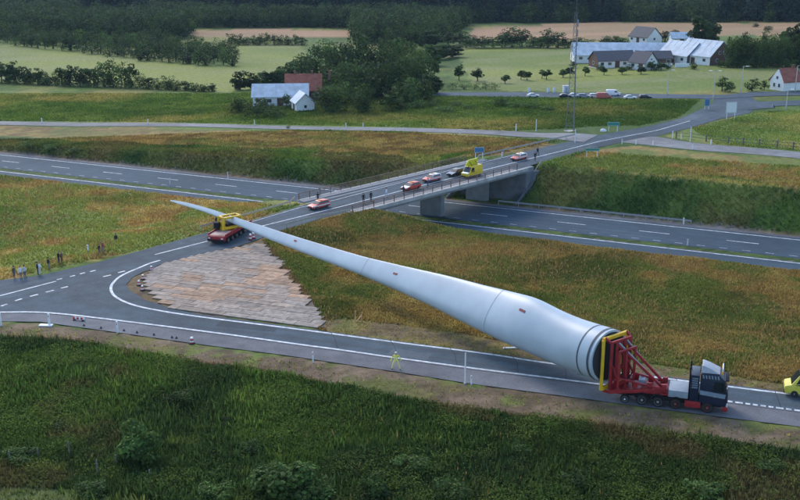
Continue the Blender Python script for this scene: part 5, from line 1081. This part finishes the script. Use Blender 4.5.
for x, y, t, l, lb, f in [(318, 202.4, (.015, .015, .02), (.02, .02, .025), 'person in black standing behind the first orange escort car', 2.0), (363.5, 203.5, (.02, .02, .03), (.04, .04, .05), 'person in dark clothes leaning at the near bridge railing, left of two', -1.2), (371, 201.5, (.02, .02, .025), (.03, .03, .05), 'person in dark clothes at the near bridge railing, right of two', -1.0), (428, 188, (.03, .06, .20), (.04, .05, .12), 'person in blue walking between the escort cars and the railing', 2.8), (386.5, 197.8, (.62, .66, .70), (.40, .45, .52), 'person in pale blue clothes on the bridge near the dark pair', 2.6), (403.5, 195, (.03, .03, .035), (.05, .06, .07), 'person in black beside the first car on the bridge', .5), (535, 160.6, (.02, .02, .02), (.03, .03, .03), 'person in black behind the car at the far end of the bridge', -2.0), (537.5, 155.5, (.02, .03, .035), (.03, .03, .03), 'person in dark clothes at the far rail beyond the last car', -1.0), (224, 233.5, (.06, .10, .30), (.10, .15, .30), 'worker in blue beside the yellow cradle of the red bogie', -1.0), (217, 227, (.03, .03, .04), (.05, .05, .06), 'dark clad worker standing behind the bogie at the guardrail', -.5)]:
    person(place(x, y), f, lb, t, l, random.choice(['stand', 'walk']))

# ------------------------------------------------------------------ posts, markers, signs, lamps, mast
m_post = mat('white plastic post', (.74, .75, .75), .5, var=.06); m_refl = mat('reflector', (.6, .12, .05), .3); m_wood = mat('grey fence wood', (.15, .135, .11), .9, var=.3, scale=6, bump=.3); m_pole = mat('lamp post steel', (.52, .51, .48), .5, metal=.2)
def edge_post(x, y, hpx, label, w=.14, ground_it=True):
    p = PG(x, y); h = hpx * mpp(p) * 1.02; r = empty('edge_post', p, rnd(-.2, .2)); tag(r, label, 'marker post', 'white posts along the roads')
    part(r, 'post', m_post, lambda b: b.prism([(-w / 2, -.1), (w / 2, -.1), (w / 2, h - .06), (w * .2, h), (-w / 2, h)], w * .45), .01, seg=1); part(r, 'reflector', m_refl, lambda b: b.box(-.045, .045, -w * .48, w * .48, h * .72, h * .86), smooth=0)
for x, y, h, lb, w in [(1, 326, 14, 'tall white post at the left frame edge on the near verge', .2), (49.5, 325.4, 12, 'white post with a white slab at its foot', .2), (117.5, 333, 12, 'white post midway along the near verge on the left', .2), (313, 362.5, 11.5, 'white post leaning alone on the near verge in mid picture', .14), (471.3, 384.5, 9.5, 'short white post beside the tall thin pole', .14), (170, 185.5, 7.5, 'white post at the motorway above the blade tip', .16), (228, 179, 7, 'white post on the far side of the motorway left of the bridge', .16), (683.5, 224.5, 7, 'white post at the far motorway edge below the slope', .2), (687.5, 245.5, 6.5, 'white post in the grass of the motorway median', .2), (42, 123.5, 5.5, 'white post on the far slip road, leftmost', .22), (148, 124.5, 5.5, 'white post on the far slip road above the motorway', .22), (254.5, 125.5, 5.5, 'white post on the far slip road below the white sheds', .22), (346, 128, 5, 'white post on the far slip road below the wood', .22), (363, 127, 4, 'short white post right after the wood on the far slip road', .22), (460, 135, 5.5, 'white post on the near edge of the far slip road', .22), (516, 131, 7, 'white post left of the tall pole on the far slip road', .22), (711, 144.5, 5, 'white post on the far edge of the right slip road', .22), (692.5, 149.5, 5, 'white post on the near edge of the right slip road', .22), (672.5, 138.5, 7.5, 'white post at the mouth of the right slip road, left one', .18), (681, 139.5, 6, 'white post at the mouth of the right slip road, right one', .18), (622, 144, 5, 'white post at the left corner of the right slip road', .2), (636, 144.5, 4.5, 'white post at the near corner of the right slip road', .2), (653, 145.5, 4.5, 'white post a little right of the near corner', .2), (502, 158, 6, 'white post beyond the far rail of the bridge', .2), (88, 251.5, 7, 'white post standing among the spectators on the left', .18)]: edge_post(x, y, h, lb, w)
def pole(x, y, hpx, label, r=.05, name='pole', cat='pole'):
    p = PG(x, y); h = hpx * mpp(p); e = empty(name, p); tag(e, label, cat); part(e, 'shaft', m_post, lambda b: b.tube((0, 0, -.1), (0, 0, h), r, r * .8, 8), smooth=60); part(e, 'cap', m_galv, lambda b: b.tube((0, 0, h), (0, 0, h + .05), r * 1.1, r * .6, 8)); part(e, 'foot', m_galv, lambda b: b.tube((0, 0, -.05), (0, 0, .12), r * 2.0, r * 1.8, 8))
pole(465, 384, 33, 'tall thin white pole on the near verge in front of the blade', .075)
pole(536, 131.5, 12, 'tall white pole on the verge above the far slip road', .10); pole(575, 142.5, 13, 'white pole in the fork where the far slip road joins', .10); pole(690, 142, 15, 'white pole by the mouth of the right slip road', .10)
# slab at the foot of a post, plank, stakes, barrier, drums
p = PG(46, 326); r = empty('white_slab', p, R_(-4)); tag(r, 'flat white slab lying at the foot of the second white post', 'slab'); part(r, 'slab', m_post, lambda b: b.box(-.75, .75, -.3, .3, .0, .16), .03); part(r, 'batten', m_wood, lambda b: (b.box(-.6, -.5, -.35, .35, -.06, .0), b.box(.5, .6, -.35, .35, -.06, .0)))
p = PG(512, 348.5); r = empty('plank', p, R_(5)); tag(r, 'pale plank lying on the dirt below the blade seam', 'plank'); part(r, 'board', m_post, lambda b: b.box(-.95, .95, -.12, .12, .02, .14), .015); part(r, 'end_strap', m_blk, lambda b: [b.box(x, x + .06, -.13, .13, .01, .15) for x in (-.8, .74)], smooth=0)
p = PG(358, 321.5); r = empty('survey_stakes', p); tag(r, 'three pale orange stakes leaning together in the meadow below the blade', 'stakes')
m_st = mat('orange white stake', (.66, .38, .2), .7)
for a, b2 in (((-.35, 0, -.1), (-.3, .1, 1.3)), ((.35, .1, -.1), (.45, .1, 1.1)), ((-.2, -.1, 0), (.4, .1, .7))): part(r, 'stake', m_st, lambda b, a=a, b2=b2: b.bar(a, b2, .09))
m_rw_r = mat('barrier red', (.55, .04, .04), .5); 
p = PG(79, 320.6); r = empty('barrier_board', p, math.atan2((P(118, 326) - P(60, 320)).y, (P(118, 326) - P(60, 320)).x)); tag(r, 'low red and white barrier board on the near shoulder at the left', 'barrier')
for k in range(6): part(r, 'panel', m_rw_r if k % 2 == 0 else m_post, lambda b, k=k: b.box(-.75 + k * .25, -.5 + k * .25, -.04, .04, .14, .40), smooth=0)
part(r, 'foot', m_blk, lambda b: (b.box(-.65, -.45, -.25, .25, 0, .12), b.box(.45, .65, -.25, .25, 0, .12)))
m_navyb = mat('dark blue bollard', (.03, .045, .09), .5)
for i, (x, y) in enumerate([(84, 326), (101, 328.4), (124, 331), (137, 333), (154, 335.3), (172, 338), (176.5, 338.5)]):
    p = PG(x, y, .03); r = empty('bollard', p); tag(r, ['first', 'second', 'third', 'fourth', 'fifth', 'sixth', 'last'][i] + ' from the left of the little dark blue bollards along the near shoulder', 'bollard', 'dark bollards on the near shoulder')
    part(r, 'body', m_navyb, lambda b: b.tube((0, 0, 0), (0, 0, .24), .075, .06, 10), smooth=50); part(r, 'foot', m_blk, lambda b: b.box(-.13, .13, -.13, .13, 0, .04))
def drum(x, y, h, label, rr=.24):
    p = PG(x, y, .02); r = empty('marker_drum', p); tag(r, label, 'traffic drum', 'red and white marker drums')
    for k in range(4): part(r, 'band', m_rw_r if k % 2 == 0 else m_post, lambda b, k=k: b.tube((0, 0, k * h / 4), (0, 0, (k + 1) * h / 4), rr - .02 * k, rr - .02 * (k + 1), 12), smooth=50)
    part(r, 'foot', m_blk, lambda b: b.tube((0, 0, -.02), (0, 0, .08), rr + .14, rr + .1, 8))
drum(192, 343.5, .7, 'red and white drum on the near verge below the mats', .24)
for x, y, lb in [(143, 279.5, 'red and white drum at the bend, uppermost of three'), (139, 285.5, 'red and white drum at the bend, leftmost of three'), (142.5, 290.5, 'red and white drum at the bend, lowest of three')]: drum(x, y, .65, lb, .2)
for x, y, lb in [(151.5, 270.5, 'black and white drum at the tip of the verge beside the mats')]: drum(x, y, .6, lb, .2)
for x, y, lb in [(250.5, 240, 'red and white drum just right of the bogie wheels'), (253.5, 238.6, 'red and white drum under the blade right of the bogie')]: drum(x, y, .9, lb)
# foreground fence
fp = [(10, 464, 10), (39, 460, 8), (70, 457, 13), (98, 477, 15), (117, 467, 9), (150, 482, 9)]
p0 = PG(70, 458); r = empty('post_and_wire_fence', p0); tag(r, 'old grey post and wire fence half hidden in the weeds at lower left', 'fence'); tops = []
for x, y, h in fp:
    q = PG(x, y); hh = max(1.1, h * mpp(q) + .35); d = q - p0; tops.append(d + Vector((0, 0, hh * .8))); part(r, 'post', m_wood, lambda b, d=d, hh=hh: b.tube(d + Vector((0, 0, -.2)), d + Vector((rnd(-.06, .06), 0, hh)), .075, .065, 7), smooth=50)
for a, b2 in zip(tops[:2] + [tops[2]], tops[1:3] + [tops[4]]): part(r, 'wire', m_blk, lambda b, a=a, b2=b2: b.tube(a, b2, .006, .006, 4), smooth=0)
# fence at the right-hand field
fr = [(676, 138.5), (690, 139), (706, 141.5), (728, 143.2), (743, 144.8), (759, 146), (777, 147.5), (793, 149), (812, 150.5)]
p0 = PG(743, 144.8); r = empty('field_fence', p0); tag(r, 'brown post fence along the right field above the slip road', 'fence'); tops = []
for x, y in fr:
    d = PG(x, y) - p0; tops.append(d); part(r, 'post', m_wood, lambda b, d=d: b.box(d.x - .14, d.x + .14, d.y - .14, d.y + .14, d.z - .2, d.z + 1.55), .02, seg=1)
for z in (.6, 1.25):
    for a, b2 in zip(tops[:-1], tops[1:]): part(r, 'rail', m_wood, lambda b, a=a, b2=b2, z=z: b.bar(a + Vector((0, -.16, z)), b2 + Vector((0, -.16, z)), .05, .09), smooth=0)
# street lamps
def lamp(x, y, hpx, label, twin=False):
    p = PG(x, y); h = hpx * mpp(p); r = empty('street_lamp', p, rnd(-.1, .1)); tag(r, label, 'street lamp', 'street lamps at the crossroads')
    part(r, 'pole', m_pole, lambda b: b.tube((0, 0, -.1), (0, 0, h), .15, .09, 8), smooth=50); part(r, 'base', m_galv, lambda b: b.tube((0, 0, -.1), (0, 0, 1.0), .19, .17, 8), smooth=50)
    for s in ((1, -1) if twin else (1,)):
        part(r, 'arm', m_pole, lambda b, s=s: b.tube((0, 0, h - .05), (s * 1.0, 0, h + .12), .06, .05, 6)); part(r, 'lamp_head', m_lamp, lambda b, s=s: b.prism([(s * .8, h + .02), (s * 1.7, h + .08), (s * 1.7, h + .2), (s * .8, h + .24)], .2), .02, seg=1)
for x, y, h, lb, tw in [(667, 95.5, 25, 'street lamp left of the crossroads in front of the white garden wall', False), (713, 100.5, 29, 'street lamp right above the white panel sign', True), (741, 93, 26, 'street lamp in front of the dark block of trees', False), (795, 92, 26, 'street lamp at the right edge before the red roof', False), (786, 109, 19, 'shorter lamp on the near side of the side road at the right', False)]: lamp(x, y, h, lb, tw)
# signs
m_signw = mat('white sign panel', (.68, .70, .72), .45, var=.04); m_signg = mat('green sign panel', (.03, .22, .17), .45, var=.05); m_signb = mat('blue sign panel', (.05, .17, .30), .45, var=.05); m_grey = mat('grey sign back', (.36, .38, .40), .5, var=.06)
def sign(x0, x1, ytop, ymid, ybase, m, label, rows=3, back=False, text=None):
    p = PG((x0 + x1) / 2, ybase); k = mpp(p); w = (x1 - x0) * k; h1 = (ybase - ytop) * k; h0 = (ybase - ymid) * k; r = empty('road_sign', p, rnd(-.08, .08)); tag(r, label, 'road sign')
    for s in (-.36, .36): part(r, 'post', m_post if not back else m_galv, lambda b, s=s: b.tube((s * w, .06, -.1), (s * w, .06, h1 + .02), .07, .07, 8), smooth=50)
    pn = part(r, 'panel', m, lambda b: b.box(-w / 2, w / 2, -.05, .0, h0, h1), .015, seg=1)
    part(pn, 'border', m_signw if m is not m_signw else m_blk, lambda b: [b.box(*q) for q in ((-w / 2 + .05, w / 2 - .05, -.056, -.051, h1 - .1, h1 - .06), (-w / 2 + .05, w / 2 - .05, -.056, -.051, h0 + .06, h0 + .1), (-w / 2 + .05, -w / 2 + .09, -.056, -.051, h0 + .1, h1 - .1), (w / 2 - .09, w / 2 - .05, -.056, -.051, h0 + .1, h1 - .1))], smooth=0)
    return r
sign(725, 736, 102, 113, 119.5, m_signw, 'large white panel sign on two posts at the crossroads')
sign(704, 709.5, 99, 106, 109.5, m_signb, 'small blue sign left of the large white panel sign')
sign(607, 619, 122, 125.8, 131.5, m_signg, 'low green direction sign in the grass beside the far junction')
sign(474, 484, 147, 152.5, 161, m_signb, 'blue grey sign on two white posts beyond the far rail of the bridge')
sign(584.5, 599, 148, 151, 157.5, m_signg, 'green sign at the near edge of the road right of the bridge')
p = PG(603, 131.5, .0); r = empty('white_boulder', p); r.scale = (.75, .75, .75); tag(r, 'rounded white boulder at the left foot of the green direction sign', 'boulder')
part(r, 'stone', m_post, lambda b: (b.loft([[(1.0 * q * cos(2 * pi * i / 9) * (1 + .18 * sin(i * 2.3 + q)), .6 * q * sin(2 * pi * i / 9), z) for i in range(9)] for q, z in ((.9, -.1), (1.0, .3), (.8, .62), (.4, .85), (.05, .9))])), smooth=60)
# lattice mast with its cabinet
p = PG(571, 131); k = mpp(p); Hm = 116 * k; r = empty('lattice_mast', p, .3); tag(r, 'tall thin three legged lattice mast rising in front of the farm', 'mast')
m_mast = mat('mast steel', (.15, .155, .16), .6); b0, b1 = 1.25, .32
def corner(i, t): w = b0 + (b1 - b0) * t; a = 2 * pi * i / 3 + .5; return Vector((w * cos(a), w * sin(a), Hm * t))
for i in range(3): part(r, 'leg', m_mast, lambda b, i=i: b.tube(corner(i, -.01), corner(i, 1), .085, .05, 6), smooth=50)
nb = 22
for q in range(nb):
    for i in range(3):
        part(r, 'brace', m_mast, lambda b, i=i, q=q: b.bar(corner(i, q / nb), corner((i + 1) % 3, (q + 1) / nb), .05), smooth=0)
    if q % 2 == 0: part(r, 'ring', m_mast, lambda b, q=q: [b.bar(corner(i, (q + 1) / nb), corner((i + 1) % 3, (q + 1) / nb), .045) for i in range(3)], smooth=0)
part(r, 'antenna', m_mast, lambda b: b.tube((0, 0, Hm), (0, 0, Hm + 12 * k), .05, .03, 6)); part(r, 'footing', m_conc, lambda b: b.box(-1.2, 1.2, -1.2, 1.2, -.6, .05), .03)
for z in (.72, .8, .88): part(r, 'panel_antenna', m_silver, lambda b, z=z: b.box(.45, .62, -.15, .15, Hm * z, Hm * z + 1.6), .03)
p = PG(566, 92.6); r = empty('equipment_cabin', p); tag(r, 'small pale equipment cabin on the back road verge by the mast', 'cabin'); part(r, 'body', m_signw, lambda b: b.box(-.9, .9, -.8, .8, -.1, 1.9), .03); part(r, 'roof', m_grey, lambda b: b.prism([(-1.05, 1.9), (1.05, 1.9), (.9, 2.1), (-.9, 2.1)], .95)); part(r, 'door', m_grey, lambda b: b.box(-.4, .4, -.84, -.79, .05, 1.7), smooth=0)
for x, lb in ((529, 'pale bin left on the back road verge near the alone car'), (548, 'pale low post box left of the cabin'), (554, 'pale post box right beside the cabin')):
    p = PG(x, 92.8); r = empty('roadside_box', p); tag(r, lb, 'roadside box'); part(r, 'body', m_signw, lambda b: b.box(-.3, .3, -.3, .3, .0, 1.5), .04); part(r, 'lid', m_grey, lambda b: b.box(-.34, .34, -.34, .34, 1.5, 1.58), .02)
# ------------------------------------------------------------------ evening haze
def haze():
    m = bpy.data.materials.new('evening haze'); m.use_nodes = True; nt = m.node_tree; nt.nodes.remove(nt.nodes['Principled BSDF'])
    v = nt.nodes.new('ShaderNodeVolumePrincipled'); v.inputs['Color'].default_value = (.50, .68, .92, 1); v.inputs['Density'].default_value = .00006; v.inputs['Anisotropy'].default_value = .2
    nt.links.new(v.outputs[0], nt.nodes['Material Output'].inputs['Volume'])
    mb = MB(); mb.box(-3600, 3600, -400, 5700, -12, 60); o = mb.build('haze', m, smooth=0); tag(o, kind='stuff')
haze()
